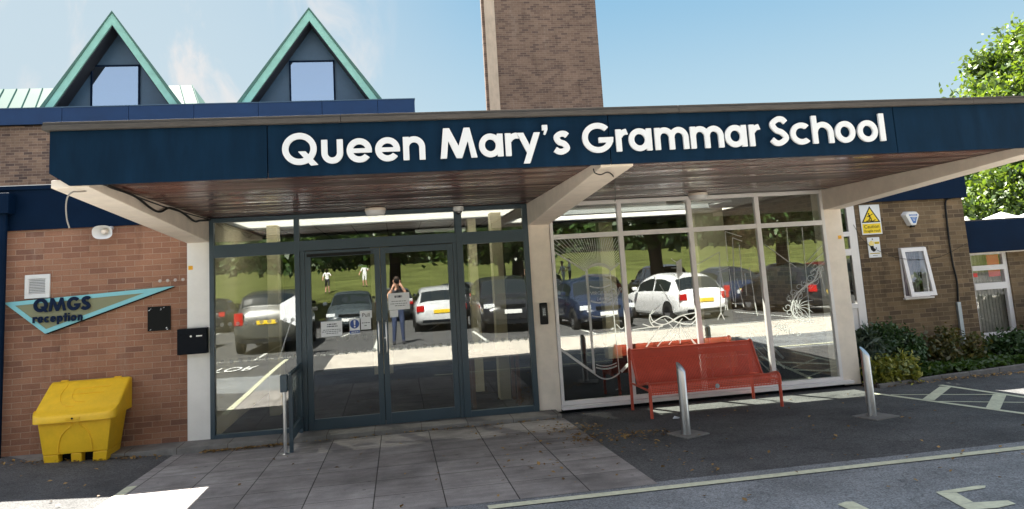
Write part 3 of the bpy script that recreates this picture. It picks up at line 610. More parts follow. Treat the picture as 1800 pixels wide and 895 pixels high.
for poly in ([(1645, 867), (1717, 856), (1733, 856), (1732, 860), (1682, 868)], [(1645, 867.5), (1682, 868.5), (1711, 885), (1685, 890)], [(1685, 890), (1712, 885.5), (1772, 882), (1786, 888), (1755, 895), (1702, 899)], [(1472, 889), (1487, 884), (1500, 884), (1545, 905), (1515, 908)]):
    p = gpoly(poly, 0.010); rm.add(p, [tuple(range(len(p)))])
rmo = rm.build('road_marking', M['line']); rmo['kind'] = 'structure'
vt = text('road_lettering', 'VISITOR', 1.35, -2.45, -7.95, 0.152, mat('fresh_white_paint', (0.85, 0.85, 0.82), 0.8, var=0.1, vscale=18), None, flat=True, sx=0.36); vt['kind'] = 'structure'
bays = MB()
for x in range(-14, 34, 3):
    bays.add(*gline((x-0.4, -16.0), (x+0.4, -20.6), 0.1, dz=0.006))
    bays.add(*gline((x+0.9, -9.6), (x+0.9, -13.8), 0.1, dz=0.006))
    bays.add(*gline((x, -22.5), (x, -27), 0.1, dz=0.006))
bays.add(*gline((-16, -9.6), (34, -9.6), 0.1, dz=0.0055, n=12))
o = bays.build('parking_bay_lines', M['line_white']); o['kind'] = 'structure'

# flower bed
bed_edge = [(9.42, -0.33), (10.08, -0.18), (10.65, -0.06), (11.2, 0.02), (12.43, 0.25), (14.0, 0.42), (18, 0.6)]
sb = MB()
for (xa, ya), (xb, yb) in zip(bed_edge[:-1], bed_edge[1:]):
    sb.hexa([(xa, ya, -0.25), (xb, yb, -0.25), (xb, 2.0, -0.25), (xa, 2.0, -0.25), (xa, ya, -0.045), (xb, yb, -0.045), (xb, 2.0, 0.05), (xa, 2.0, 0.05)])
o = sb.build('soil_bed', M['soil']); o['kind'] = 'structure'
kb = MB()
for (xa, ya), (xb, yb) in zip(bed_edge[:-1], bed_edge[1:]):
    n_ = max(1, int((xb-xa)/0.6))
    for k in range(n_):
        a = Vector((xa+(xb-xa)*k/n_, ya+(yb-ya)*k/n_)); b = Vector((xa+(xb-xa)*(k+1)/n_, ya+(yb-ya)*(k+1)/n_)); d = (b-a).normalized()*0.004; a += d; b -= d
        kb.hexa([(a.x, a.y-0.07, -0.3), (b.x, b.y-0.07, -0.3), (b.x, b.y, -0.3), (a.x, a.y, -0.3), (a.x, a.y-0.07, -0.02), (b.x, b.y-0.07, -0.02), (b.x, b.y-0.003, -0.02), (a.x, a.y-0.003, -0.02)])
o = kb.build('kerb', M['kerb'], bevel=0.012); o['kind'] = 'structure'

# ================================================================== CANOPY
can = thing('entrance_canopy', 'long flat entrance canopy with a navy fascia on three cream concrete beams', 'canopy', (4.6, -2, 0))
FY = -4.14
cut = [(-0.24, 2.955), (-0.085, 2.847), (9.46, 2.847), (9.46, 3.306), (-0.24, 3.306)]
fz = MB(); seams = [1.49, 4.53, 7.44]
xs = [-0.24]+seams+[9.46]
for i in range(len(xs)-1):
    a, b = xs[i]+(0.004 if i else 0), xs[i+1]-(0.004 if i < len(xs)-2 else 0)
    if i == 0: fz.prism([(a, FY, 2.955), (a+0.155, FY, 2.847), (b, FY, 2.847), (b, FY, 3.306), (a, FY, 3.306)], (0, 0.03, 0))
    else: fz.box(a, b, FY, FY+0.03, 2.847, 3.306)
fz.build('fascia', M['navy'], can, bevel=0.002)
B(-0.2, 9.42, FY+0.034, FY+0.05, 2.97, 3.29).build('fascia_backing', M['black_matt'], can)
B(-0.245, -0.2, FY+0.034, FY+0.1, 2.99, 3.29).build('end_strip', M['white_render'], can)
tr = MB()
xx = -0.285
rngt = random.Random(3)
while xx < 9.5:
    ln = rngt.choice((2.4, 2.9, 3.1)); e = min(9.5, xx+ln)
    tr.box(xx, e-0.003, FY-0.045, FY+0.16, 3.309, 3.352); tr.box(xx, e-0.003, FY-0.03, FY+0.14, 3.3525, 3.378); xx = e
tr.build('roof_trim', M['trim'], can, bevel=0.004)
# roof slab of canopy and lobby, with the roof-light opening left free
SX0, SX1, SY0, SY1 = 0.25, 8.15, 1.13, 2.08
rs = MB()
def holes(m, x0, x1, y0, y1, z0, z1, hs):
    ys = sorted({y0, y1, *[q for h in hs for q in h[2:4]]})
    for ya, yb in zip(ys[:-1], ys[1:]):
        c = x0
        for h in sorted(h for h in hs if h[2] <= ya and h[3] >= yb):
            if h[0] > c: m.box(c, h[0], ya, yb, z0, z1)
            c = h[1]
        if c < x1: m.box(c, x1, ya, yb, z0, z1)
OPEN = [(0.08, 4.4, 0.78, 2.3), (4.86, SX1, SY0, SY1), (4.7, 9.0, 2.8, 4.2)]
holes(rs, -0.2, 9.4, FY+0.17, 7.0, 2.925, 3.29, OPEN)
rs.build('roof_slab', M['trim'], can)
sf = MB()
for a, b in ((-0.2, 9.4),): sf.box(a, b, FY+0.052, -0.055, 2.9055, 2.924)
sf.build('soffit', M['boards'], can)
for x0, x1, fx in ((-0.24, 0.05, -4.10), (4.45, 4.765, -4.06), (9.11, 9.40, -4.06)):
    bmb = MB(); zf = 2.585; ze = 2.585+0.061*(-fx)
    bmb.prism([(x0, -0.0, 2.585), (x0, fx, ze), (x0, fx, 2.904), (x0, 0.0, 2.904)], (x1-x0, 0, 0))
    bmb.build('beam', M['concrete_cream'], can, bevel=0.008)
    B(x0, x1, 0.0, 0.32, -0.06, 2.924).build('column', M['white_render'] if x0 < 0 else M['concrete_cream'], can, bevel=0.006)
B(9.09, 9.42, 0.0, 0.30, -0.12, -0.061).build('column_foot', M['black_matt'], can)

# letters
sgn = thing('school_sign', 'large white raised lettering reading Queen Mary\'s Grammar School across the navy fascia', 'sign', (4.5, FY-0.02, 2.94))
LT = [('Q', 1.616, 1.918), ('u', 1.943, 2.127), ('e', 2.157, 2.373), ('e', 2.401, 2.616), ('n', 2.643, 2.836), ('M', 2.968, 3.296), ('a', 3.315, 3.532), ('r', 3.553, 3.668), ('y', 3.662, 3.876), ("'", 3.897, 3.947), ('s', 3.999, 4.144), ('G', 4.266, 4.559), ('r', 4.583, 4.691), ('a', 4.705, 4.927), ('m', 4.957, 5.286), ('m', 5.306, 5.634), ('a', 5.648, 5.866), ('r', 5.893, 5.999), ('S', 6.109, 6.292), ('c', 6.313, 6.530), ('h', 6.541, 6.760), ('o', 6.779, 6.989), ('o', 7.016, 7.229), ('l', 7.252, 7.308)]
for ch, a, b in LT:
    bs = 2.947+(2.965-2.947)*(a-1.6)/5.7
    letter(ch, a, b, bs, 0.272, 0.207, 0.0525, FY-0.014, 0.022, M['letter'], sgn)
    if ch in 'Mh': pass

# ================================================================== ENTRANCE SCREEN (dark frames)
scr = thing('entrance_screen', 'grey aluminium glazed entrance screen with double doors between two columns', 'glazed entrance', (2.3, 0, 0))
fr = MB(); y0, y1 = -0.03, 0.06
fr.box(0.052, 0.11, y0, y1, -0.02, 2.90); fr.box(4.375, 4.448, y0, y1, -0.03, 2.90)
fr.box(0.1105, 4.3745, y0, y1, 2.842, 2.90)
fr.box(1.165, 1.235, y0-0.002, y1, -0.02, 2.8415); fr.box(3.40, 3.49, y0-0.002, y1, -0.02, 2.8415)
fr.box(0.1105, 1.1645, y0, y1, 2.365, 2.535); fr.box(3.4905, 4.3745, y0, y1, 2.365, 2.535); fr.box(1.2355, 3.3995, y0, y1, 2.395, 2.535)
fr.box(0.1105, 1.1645, y0, y1, -0.02, 0.05); fr.box(3.4905, 4.3745, y0, y1, -0.03, 0.06)
fr.box(1.2355, 1.30, y0+0.015, y1, -0.02, 2.394); fr.box(3.345, 3.3995, y0+0.015, y1, -0.02, 2.394)
fr.build('frame', M['grey_frame'], scr, bevel=0.003)
def pane(x0, x1, z0, z1, y, m, parent, t=0.008): return B(x0, x1, y, y+t, z0, z1).build('pane', m, parent)
pl_ = pane(0.11, 1.165, 0.05, 2.365, 0.02, M['glass_dark'], scr); pr_ = pane(3.49, 4.375, 0.06, 2.365, 0.02, M['glass_dark'], scr)
pane(0.11, 1.165, 2.535, 2.842, 0.02, M['glass_dark'], scr); pane(1.235, 3.40, 2.535, 2.842, 0.02, M['glass_dark'], scr); pane(3.49, 4.375, 2.535, 2.842, 0.02, M['glass_dark'], scr)
B(3.385, 3.405, 0.0, 0.03, 2.5355, 2.842).build('transom_post', M['grey_frame'], scr)
def door(x0, x1, hs):
    d = MB(); a, b = -0.02, 0.03
    d.box(x0, x0+0.075, a, b, -0.01, 2.385); d.box(x1-0.075, x1, a, b, -0.01, 2.385); d.box(x0+0.0755, x1-0.0755, a, b, -0.01, 0.135); d.box(x0+0.0755, x1-0.0755, a, b, 2.30, 2.385)
    do = d.build('door', M['grey_frame'], scr, bevel=0.003)
    g_ = pane(x0+0.075, x1-0.075, 0.135, 2.30, 0.0, M['glass_dark'], do)
    hx = x1-0.047 if hs > 0 else x0+0.047
    MB().tube([(hx, -0.02, 1.365), (hx, -0.075, 1.365), (hx, -0.085, 1.355), (hx, -0.085, 0.955), (hx, -0.075, 0.945), (hx, -0.02, 0.945)], 0.010, 8).build('handle', M['steel'], do, smooth=True)
    return do, g_
dl, gl_ = door(1.305, 2.318, 1); dr, gr_ = door(2.326, 3.34, -1)
MB().lathe((2.355, -0.021, 1.14), [(0.012, 0), (0.012, 0.008)], 'y', 12).build('lock', M['steel'], dr)
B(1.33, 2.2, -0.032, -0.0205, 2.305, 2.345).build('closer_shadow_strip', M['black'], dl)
# rows of manifestation dots
def dots(xa, xb, z, n, par):
    for k in range(n):
        c = xa+(xb-xa)*k/(n-1); MB().add([(c+0.028*math.cos(a*math.pi/8), par[1], z+0.028*math.sin(a*math.pi/8)) for a in range(16)], [tuple(range(16))]).build('frosted_dot', M['dot'], par[0])
dots(0.2, 1.12, 0.98, 9, (scr, 0.016)); dots(3.56, 4.32, 0.985, 8, (scr, 0.016)); dots(0.2, 1.12, 1.47, 10, (scr, 0.016))
dots(1.45, 2.2, 0.985, 7, (dl, -0.003)); dots(2.45, 3.22, 0.985, 8, (dr, -0.003)); dots(1.72, 2.2, 1.17, 5, (dl, -0.003))
# low glazed guard beside the doors
gd = thing('door_guard', 'low glazed guard barrier with a steel post standing beside the left door', 'barrier', (1.18, -1.07, -0.06))
MB().lathe((1.15, -1.09, -0.06), [(0.10, 0.0), (0.10, 0.006), (0.03, 0.012), (0.022, 0.02), (0.022, 0.74)], n=20).build('post', M['steel'], gd, smooth=True)
B(1.105, 1.185, -1.12, -1.00, 0.665, 0.865).build('control_box', M['grey_frame'], gd, bevel=0.008)
g2 = MB(); g2.box(1.19, 1.235, -1.04, -0.995, -0.06, 0.85); g2.box(1.19, 1.235, -0.10, -0.055, -0.02, 0.85); g2.box(1.19, 1.235, -0.9945, -0.1005, 0.80, 0.85); g2.box(1.19, 1.235, -0.9945, -0.1005, 0.08, 0.20)
g2.build('frame', M['grey_frame'], gd, bevel=0.003); B(1.208, 1.214, -0.995, -0.10, 0.20, 0.80).build('pane', M['glass_dark'], gd)
MB().tube([(1.213, -1.05, 0.872), (1.213, -0.06, 0.872)], 0.02, 8).build('rail', M['grey_frame'], gd, smooth=True)

# notices on the doors
def notice(name, lab, px0, py0, px1, py1, m=None, y=-0.006, cat='notice'):
    a = at(px0, py0, 0); b = at(px1, py1, 0); t = thing(name, lab, cat, ((a.x+b.x)/2, y, b.z)); B(a.x, b.x, y-0.0012, y, b.z, a.z).build('sheet', m or M['paper'], t); return t, a, b
M['ink'] = mat('printed_ink', (0.05, 0.06, 0.09), 0.6)
def lines(t, a, b, rows, y, m='ink'):
    mb = MB()
    for (z, l, r_, h) in rows:
        x = a.x+(b.x-a.x)*l; xe = a.x+(b.x-a.x)*r_; zz = a.z+(b.z-a.z)*z; rg = random.Random(int(z*991))
        while x < xe-0.004:
            w = min(rg.uniform(0.012, 0.04), xe-x); mb.quad((x, y, zz-h/2), (x+w, y, zz-h/2), (x+w, y, zz+h/2), (x, y, zz+h/2)); x += w+0.007
    mb.build('print', M[m], t)
t, a, b = notice('paper_notice', 'white paper notice taped at the left of the left door glass', 564, 566, 602, 590)
lines(t, a, b, [(0.2, 0.3, 0.75, 0.014), (0.34, 0.28, 0.78, 0.014), (0.56, 0.1, 0.95, 0.008), (0.68, 0.05, 0.95, 0.008), (0.8, 0.25, 0.8, 0.008)], -0.0082)
t, a, b = notice('pull_sign', 'white door sticker reading Pull', 632.5, 546.5, 654, 558.5, cat='sign')
tx = text('lettering', 'Pull', 0.075, (a.x+b.x)/2, -0.0075, b.z+0.018, M['black'], t, align='CENTER')
t, a, b = notice('instruction_sign', 'blue round exclamation mark sign on a white sticker on the left door', 614, 560.5, 633, 587, cat='sign')
cx, cz = (a.x+b.x)/2, a.z-0.075
MB().add([(cx+0.062*math.cos(k*math.pi/16), -0.0076, cz+0.062*math.sin(k*math.pi/16)) for k in range(32)], [tuple(range(32))]).build('disc', M['blue_sign'], t)
B(cx-0.066, cx+0.066, -0.0078, -0.0074, b.z+0.014, b.z+0.052).build('text_band', M['blue_sign'], t)
ex = MB(); ex.prism([(cx-0.013, -0.0082, cz+0.05), (cx+0.013, -0.0082, cz+0.05), (cx+0.008, -0.0082, cz-0.016), (cx-0.008, -0.0082, cz-0.016)], (0, 0.0004, 0)); ex.add([(cx+0.012*math.cos(k*math.pi/8), -0.0082, cz-0.036+0.012*math.sin(k*math.pi/8)) for k in range(16)], [tuple(range(16))]); ex.build('exclamation_mark', M['letter'], t)
lines(t, a, b, [(0.86, 0.15, 0.85, 0.012)], -0.0084, 'letter')
t, a, b = notice('paper_notice', 'small white notice below the Pull sticker', 634, 559.5, 652.5, 578.5); lines(t, a, b, [(0.42, 0.12, 0.88, 0.01), (0.66, 0.35, 0.65, 0.01)], -0.0082)
t, a, b = notice('paper_notice', 'white paper notice taped on the right door glass', 682, 516, 720.5, 543); lines(t, a, b, [(0.22, 0.3, 0.65, 0.03), (0.5, 0.15, 0.85, 0.008), (0.64, 0.1, 0.9, 0.008), (0.76, 0.3, 0.8, 0.008)], -0.0082)
t, a, b = notice('paper_notice', 'small pale slip of paper under the notice on the right door', 685, 546, 700, 557, y=-0.004)

# ================================================================== WHITE WINDOW WALL
ww = thing('window_wall', 'white framed shopfront window of four tall panes with etched glass behind the red bench', 'window', (6.9, 0, 0.0))
wx = [4.772, 5.835, 6.925, 8.012, 9.105]
wf = MB(); ya, yb = -0.02, 0.05
wf.box(wx[0], wx[0]+0.045, ya, yb, 0.02, 2.90); wf.box(wx[4]-0.05, wx[4], ya, yb, 0.02, 2.90)
for x in wx[1:4]: wf.box(x-0.035, x+0.035, ya-0.002, yb, 0.075, 2.842)
for i in range(4):
    a = wx[i]+(0.0455 if i == 0 else 0.0355); b = wx[i+1]-(0.0505 if i == 3 else 0.0355)
    wf.box(a, b, ya, yb, 2.36, 2.43)
wf.box(wx[0]+0.0455, wx[4]-0.0505, ya, yb, 2.8425, 2.90); wf.box(wx[0]+0.0455, wx[4]-0.0505, ya, yb, 0.02, 0.0745)
wf.build('frame', M['white_frame'], ww, bevel=0.004)
B(wx[0]-0.01, wx[4]+0.12, -0.10, 0.05, -0.03, 0.018).build('sill', M['white_frame'], ww, bevel=0.006)
B(wx[0], wx[4]+0.02, 0.0, 0.1, -0.3, -0.031).build('plinth', M['black_matt'], ww)
panes = []
for i in range(4):
    panes.append(pane(wx[i]+0.04, wx[i+1]-0.04, 0.075, 2.36, 0.012, M['glass'], ww)); pane(wx[i]+0.04, wx[i+1]-0.04, 2.43, 2.842, 0.012, M['glass'], ww)
EY = 0.009
def P2(px, py): p = at(px, py, 0); return (p.x, p.z)
def arc(p, q, sag, n=10):   # pixel arc through p, q
    return [P2(p[0]+(q[0]-p[0])*k/n, p[1]+(q[1]-p[1])*k/n+sag*4*(k/n)*(1-k/n)) for k in range(n+1)]
e = MB()
for k in range(34):
    s = k/33; bx = 1031+(1072-1031)*s; by = 475-7.5*4*s*(1-s)*0.9
    # fan from the arch outwards to the edge of the pane
    ang = R(150-121*s); dx, dy = math.cos(ang), -math.sin(ang); L = 999
    for lim, cc in ((973.5, 'x0'), (1087.5, 'x1'), (422.5-(bx-973)*0.045, 'y')):
        tt = ((lim-bx)/dx if cc[0] == 'x' and abs(dx) > 1e-6 else (lim-by)/dy if cc == 'y' else 999)
        if tt > 2: L = min(L, tt)
    e.ribbon([P2(bx, by), P2(bx+dx*L, by+dy*L)], 0.008, EY-0.0004*(k % 2))
e.ribbon([P2(971.5, 441), P2(1028, 476)], 0.022, EY-0.001); e.ribbon([P2(1074, 475), P2(1089, 462)], 0.022, EY-0.001)
e.ribbon([P2(1031, 472), P2(1045, 657)], 0.036, EY-0.0012); e.ribbon([P2(1072, 472), P2(1089, 657)], 0.012, EY-0.0012)
e.ribbon(arc((1034, 472), (1072, 471), -8), 0.024, EY-0.0016)
e.ribbon(arc((1037, 503), (1072, 501), 4), 0.018, EY-0.002); e.ribbon(arc((1039, 529), (1076, 525), 5), 0.020, EY-0.002)
e.ribbon(arc((1041, 555), (1080, 553), 3), 0.014, EY-0.002); e.ribbon(arc((1043, 580), (1079, 577), 4), 0.022, EY-0.002)
e.ribbon(arc((1045, 610), (1082, 606), 3), 0.008, EY-0.002)
e.ribbon(arc((1048, 641), (1084, 638), 4), 0.012, EY-0.002); e.ribbon(arc((1048, 646), (1085, 643), 4), 0.020, EY-0.002); e.ribbon(arc((1045, 657), (1089, 656), 10), 0.018, EY-0.002)
e.ribbon([P2(984, 613), P2(1045, 656)], 0.034, EY-0.001); e.ribbon([P2(1092, 654), P2(1105, 640)], 0.04, EY-0.001)
for ctr in ([(1072, 512), (1080, 508), (1086, 518), (1090, 505), (1098, 520)], [(1078, 535), (1086, 520), (1094, 506), (1100, 522)], [(1084, 570), (1092, 578), (1098, 575)]): e.ribbon([P2(*q) for q in spl(ctr)], 0.010, EY-0.0022)
e.build('etching', M['etch'], panes[0])
p0 = P2(1038, 518); t_ = text('etched_lettering', 'VIRGILIUS', 0.072, p0[0], EY-0.0026, p0[1]-0.01, M['etch'], panes[0]); p0 = P2(1049, 528.5); text('etched_lettering', '1499', 0.075, p0[0], EY-0.0026, p0[1]-0.005, M['etch'], panes[0])
e = MB(); rg = random.Random(11)
loops2 = [[(1142, 552), (1150, 566), (1170, 570), (1195, 556), (1222, 550)], [(1146, 568), (1170, 556), (1190, 566), (1212, 571), (1226, 560)], [(1130, 570), (1150, 575), (1178, 567), (1200, 555), (1214, 562), (1226, 552)], [(1148, 545), (1142, 560), (1150, 574), (1166, 572)], [(1112, 580), (1140, 576), (1165, 574)]]
for lp in loops2: e.ribbon([P2(*q) for q in spl(lp, 10)], 0.013, EY-0.0006*loops2.index(lp))
for a_, b_ in (((1168, 560), (1196, 590)), ((1200, 560), (1168, 596)), ((1196, 572), (1210, 596)), ((1160, 575), (1136, 610)), ((1178, 582), (1156, 609)), ((1196, 570), (1196, 604)), ((1206, 584), (1222, 606)), ((1216, 596), (1225, 606)), ((1150, 590), (1137, 610)), ((1190, 588), (1176, 606)), ((1160, 500), (1186, 545)), ((1150, 484), (1154, 498)), ((1180, 455), (1191, 462)), ((1180, 471), (1189, 471)), ((1182, 482), (1193, 489)), ((1194, 488), (1195, 540)), ((1160, 536), (1146, 552))): e.ribbon([P2(*a_), P2(*b_)], 0.010, EY-0.0034)
pp = [P2(*q) for q in ((1189, 460), (1198, 455), (1200, 482), (1193, 489), (1190, 482))]; e.add([(x, EY-0.004, z) for x, z in pp], [tuple(range(5))])
e.build('etching', M['etch'], panes[1])
e = MB()
for a_, b_ in (((1226, 465), (1265, 443)), ((1265, 443), (1268, 550)), ((1275, 407), (1304, 416)), ((1275, 407), (1280, 460)), ((1288, 418), (1305, 424)), ((1288, 418), (1294, 540)), ((1300, 430), (1306, 500)), ((1266, 470), (1280, 545)), ((1282, 472), (1290, 530)), ((1262, 478), (1285, 468)), ((1296, 490), (1308, 540)), ((1310, 480), (1313, 520)), ((1268, 550), (1262, 562)), ((1268, 550), (1274, 562)), ((1276, 545), (1276, 510)), ((1318, 470), (1330, 545)), ((1325, 520), (1332, 555))): e.ribbon([P2(*a_), P2(*b_)], 0.011, EY-0.0008*(a_[0] % 3))
e.build('etching', M['etch'], panes[2])
e = MB()
def curl(cx_, cy_, r_, a0, turns, fl=1):
    return [(cx_+fl*r_*(1-t_*0.72)*math.cos(a0+turns*6.283*t_), cy_+r_*(1-t_*0.72)*math.sin(a0+turns*6.283*t_)) for t_ in [q_/14 for q_ in range(15)]]
spine = spl([(1440, 470), (1432, 492), (1414, 505), (1398, 522), (1392, 545), (1404, 562), (1424, 566)], 8)
e.ribbon([P2(*q) for q in spine], 0.020, EY-0.0002); e.ribbon([P2(x+7, y-3) for x, y in spine], 0.010, EY-0.0005)
for k in range(22):
    q = spine[(k*len(spine)//22)]; sd_ = 1 if k % 2 else -1
    e.ribbon([P2(*p) for p in curl(q[0]+sd_*7, q[1]-2, 5.5+(k % 3)*1.2, k*0.9, 1.15, sd_)], 0.007, EY-0.0008-0.0001*k)
for k in range(9):
    a_ = -2.4+k*0.42; e.ribbon([P2(*p) for p in spl([(1402, 540), (1402+16*math.cos(a_), 540+14*math.sin(a_)), (1402+30*math.cos(a_+.25), 540+27*math.sin(a_+.25))], 6)], 0.006, EY-0.004-0.0001*k)
for a_, b_ in (((1418, 462), (1446, 430)), ((1418, 470), (1448, 444)), ((1424, 480), (1450, 460)), ((1345, 430), (1400, 470)), ((1383, 400), (1396, 560)), ((1410, 400), (1424, 560)), ((1440, 470), (1452, 520))): e.ribbon([P2(*a_), P2(*b_)], 0.010, EY-0.008)
for k in range(16): c0 = (1372+rg.uniform(-6, 34), 580+rg.uniform(-9, 9)); e.ribbon([P2(*q) for q in spl([(c0[0]+rg.uniform(-5, 5), c0[1]+rg.uniform(-5, 5)) for _ in range(4)], 5)], 0.007, EY-0.0085-0.0001*k)
e.build('etching', M['etch'], panes[3])

# ================================================================== LOBBY BEHIND THE GLASS
lob = thing('entrance_lobby', 'dim lobby interior seen through the glazed front, cream pillars and a white roof-light band', 'lobby', (4.6, 3, 0))
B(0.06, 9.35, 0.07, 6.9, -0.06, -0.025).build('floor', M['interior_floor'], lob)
cm = MB(); holes(cm, 0.0, 9.4, 0.062, 6.9, 2.902, 2.923, OPEN)
cm.build('ceiling', M['interior_ceiling'], lob)
tl = MB()
for k in range(16): tl.box(0.0+0.6*k, 0.014+0.6*k, 0.07, 0.76, 2.896, 2.9015); tl.box(0.0+0.6*k, 0.014+0.6*k, 2.32 if 0.6*k < 4.6 else 4.22, 6.6, 2.896, 2.9015)
for k in range(11):
    y = 0.3+0.6*k
    if y < 0.7: tl.box(0, 9.4, y, y+0.014, 2.8955, 2.8958)
    elif y > 2.3: tl.box(0, 4.6 if y < 4.25 else 9.4, y, y+0.014, 2.8955, 2.8958)
tl.build('ceiling_grid', M['trim'], lob)
us = MB(); us.box(4.85, SX1+0.009, SY0+0.001, SY0+0.011, 2.87, 3.30); us.box(4.85, SX1+0.009, SY1-0.011, SY1-0.001, 2.87, 3.30)
us.build('roof_light_upstand', M['white_plastic'], lob)
POLY = film('roof_light_polycarbonate', (0.92, 0.91, 0.88), 0.8)
rlight = MB(); rlight.box(4.86, SX1+0.03, SY0-0.03, SY1+0.03, 3.31, 3.318)
rlight.build('roof_light_glass', glass('roof_light_glass', 0.08, (0.92, 0.94, 0.92)), lob)
B(4.42, 4.855, SY0-0.03, SY1+0.03, 3.31, 3.318).build('roof_light_sheet', POLY, lob)
B(4.7, 9.0, 2.8, 4.2, 2.905, 2.912).build('ceiling_diffuser', POLY, lob); B(0.08, 4.4, 0.78, 2.3, 2.905, 2.912).build('ceiling_diffuser', POLY, lob)
bw = MB(); bw.box(0.0, 9.4, 6.6, 6.75, -0.03, 2.92); bw.build('back_wall', mat('brown_back_wall', (0.12, 0.095, 0.065), 0.8, var=0.1), lob)
B(0.055, 0.075, 0.07, 6.6, -0.03, 2.9).build('left_wall', M['interior_wall'], lob)
B(9.36, 9.40, 0.33, 6.6, -0.03, 2.9).build('right_wall', M['brick_olive'], lob)
dk = MB()
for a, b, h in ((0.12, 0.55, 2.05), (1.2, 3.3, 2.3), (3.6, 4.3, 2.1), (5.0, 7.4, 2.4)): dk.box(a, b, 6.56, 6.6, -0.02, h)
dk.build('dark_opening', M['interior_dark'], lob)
for x, y, w in ((0.62, 1.6, 0.16), (4.15, 1.2, 0.17), (3.86, 2.2, 0.14), (8.35, 2.55, 0.55), (7.1, 5.2, 0.3), (2.2, 5.8, 0.4)): B(x-w/2, x+w/2, y, y+0.3, -0.02, 2.9).build('pillar', M['interior_wall'], lob)
B(2.9, 3.9, 2.6, 2.68, 2.72, 2.78).build('strip_light', M['white_plastic'], lob)
B(0.28, 0.6, 5.9, 6.0, 0, 2.1).build('cupboard', M['interior_dark'], lob)
tb = thing('side_table', 'red-brown wooden table inside the lobby behind the right sidelight', 'table', (3.95, 0.9, -0.025))
B(3.55, 4.3, 0.6, 1.2, 0.70, 0.74).build('table_top', M['wood'], tb, bevel=0.004)
for x in (3.58, 4.25):
    for y in (0.63, 1.15): B(x, x+0.05, y, y+0.05, -0.025, 0.699).build('leg', M['wood'], tb)

rl = thing('stair_rail', 'white tubular hand rail inside the lobby behind the third window pane', 'hand rail', (7.9, 1.6, -0.02))
a_, b_, c_ = at(1236, 580, 1.6), at(1318, 569, 1.6), at(1352, 622, 1.6); tz = b_.z
top = [(a_.x, 1.6, tz), (b_.x, 1.6, tz), (c_.x+0.25, 1.6, tz-0.62)]
MB().tube(top, 0.022, 8).build('top_rail', M['white_plastic'], rl, smooth=True)
for k in (1, 2, 3): MB().tube([(x, y, z-0.17*k) for x, y, z in top], 0.012, 6).build('lower_rail', M['white_plastic'], rl, smooth=True)
for x in (a_.x+0.1, (a_.x+b_.x)/2, b_.x): MB().tube([(x, 1.6, -0.025), (x, 1.6, tz)], 0.018, 8).build('post', M['steel_flat'], rl, smooth=True)

# ================================================================== LEFT WING
lwg = thing('brick_wing', 'orange-brown brick wing with a deep navy fascia left of the entrance', 'building', (-3.5, 0, 0))
B(-9, -0.242, 0.0, 0.3, -0.15, 2.865).build('wall', M['brick_orange'], lwg)
lf = MB(); lf.box(-9, -0.245, -0.035, 0.3, 2.866, 3.40); lf.build('fascia', M['navy_dark'], lwg)
lt = MB(); lt.box(-9, -0.245, -0.06, 0.32, 3.4005, 3.45); lt.build('roof_edge', M['navy_dark'], lwg); B(-9, -0.245, -0.065, 0.33, 3.4505, 3.458).build('edge_flashing', M['white_plastic'], lwg)
B(-9, -0.2, 0.31, 11, 3.30, 3.44).build('roof', M['trim'], lwg)
dp = thing('downpipe', 'dark navy downpipe with a box hopper at the left edge of the brick wing', 'downpipe', (-2.56, -0.1, 0))
MB().lathe((-2.475, -0.11, 0), [(0.052, 0.0), (0.052, 3.08)], n=20).build('pipe', M['navy_dark'], dp, smooth=True)
MB().lathe((-2.475, -0.11, 2.86), [(0.06, 0.0), (0.06, 0.06)], n=20).build('collar', M['navy_dark'], dp, smooth=True)
B(-2.66, -2.36, -0.23, -0.037, 3.08, 3.345).build('hopper', M['navy_dark'], dp, bevel=0.01)

# triangular reception sign
ts = thing('reception_sign', 'long triangular QMGS reception sign with a turquoise border on the brick wall', 'sign', (-1.5, -0.03, 1.5))
A_, B_, C_ = Vector((-2.47, 1.94)), Vector((-0.39, 2.022)), Vector((-1.97, 1.512))
cen = (A_+B_+C_)/3
def inset(d):
    P = [A_, B_, C_]; out = []
    for i in range(3):
        p, q, r_ = P[i-1], P[i], P[(i+1) % 3]; u = (q-p).normalized(); v = (r_-q).normalized()
        nu = Vector((-u.y, u.x)); nu = nu if nu.dot(cen-q) > 0 else -nu; nv = Vector((-v.y, v.x)); nv = nv if nv.dot(cen-q) > 0 else -nv
        s_ = nu+nv; out.append(q+s_*(d/(1+nu.dot(nv))))
    return out
I_ = inset(0.052)
bd = MB()
for i in range(3):
    p, q, pi, qi = [A_, B_, C_][i], [A_, B_, C_][(i+1) % 3], I_[i], I_[(i+1) % 3]
    bd.prism([(p.x, -0.045, p.y), (q.x, -0.045, q.y), (qi.x, -0.045, qi.y), (pi.x, -0.045, pi.y)], (0, 0.03, 0))
bd.build('border', M['turq'], ts)
MB().prism([(p.x, -0.038, p.y) for p in I_], (0, 0.023, 0)).build('panel', M['sage'], ts)
MB().prism([(p.x+0.012, -0.014, p.y-0.012) for p in (A_, B_, C_)], (0, 0.010, 0)).build('drop_shadow', M['black_matt'], ts)  # black copy of the outline, shifted right and down as the sign's painted shadow
def W(px, py): p = at(px, py, -0.06); return p.x, p.z
for ch, pa, pb in (('Q', 58.5, 85), ('M', 85.5, 116), ('G', 117.5, 141.5), ('S', 143, 159)):
    xa, z = W(pa, 549.5-(pa-58)*0.055); xb, _ = W(pb, 547); letter(ch, xa, xb, z, 0.172, 0.12, 0.043, -0.055, 0.012, M['navy_letter'], ts, h=0.005)
x_, z_ = W(57, 568.5); x2_, z2_ = W(145, 563.5)
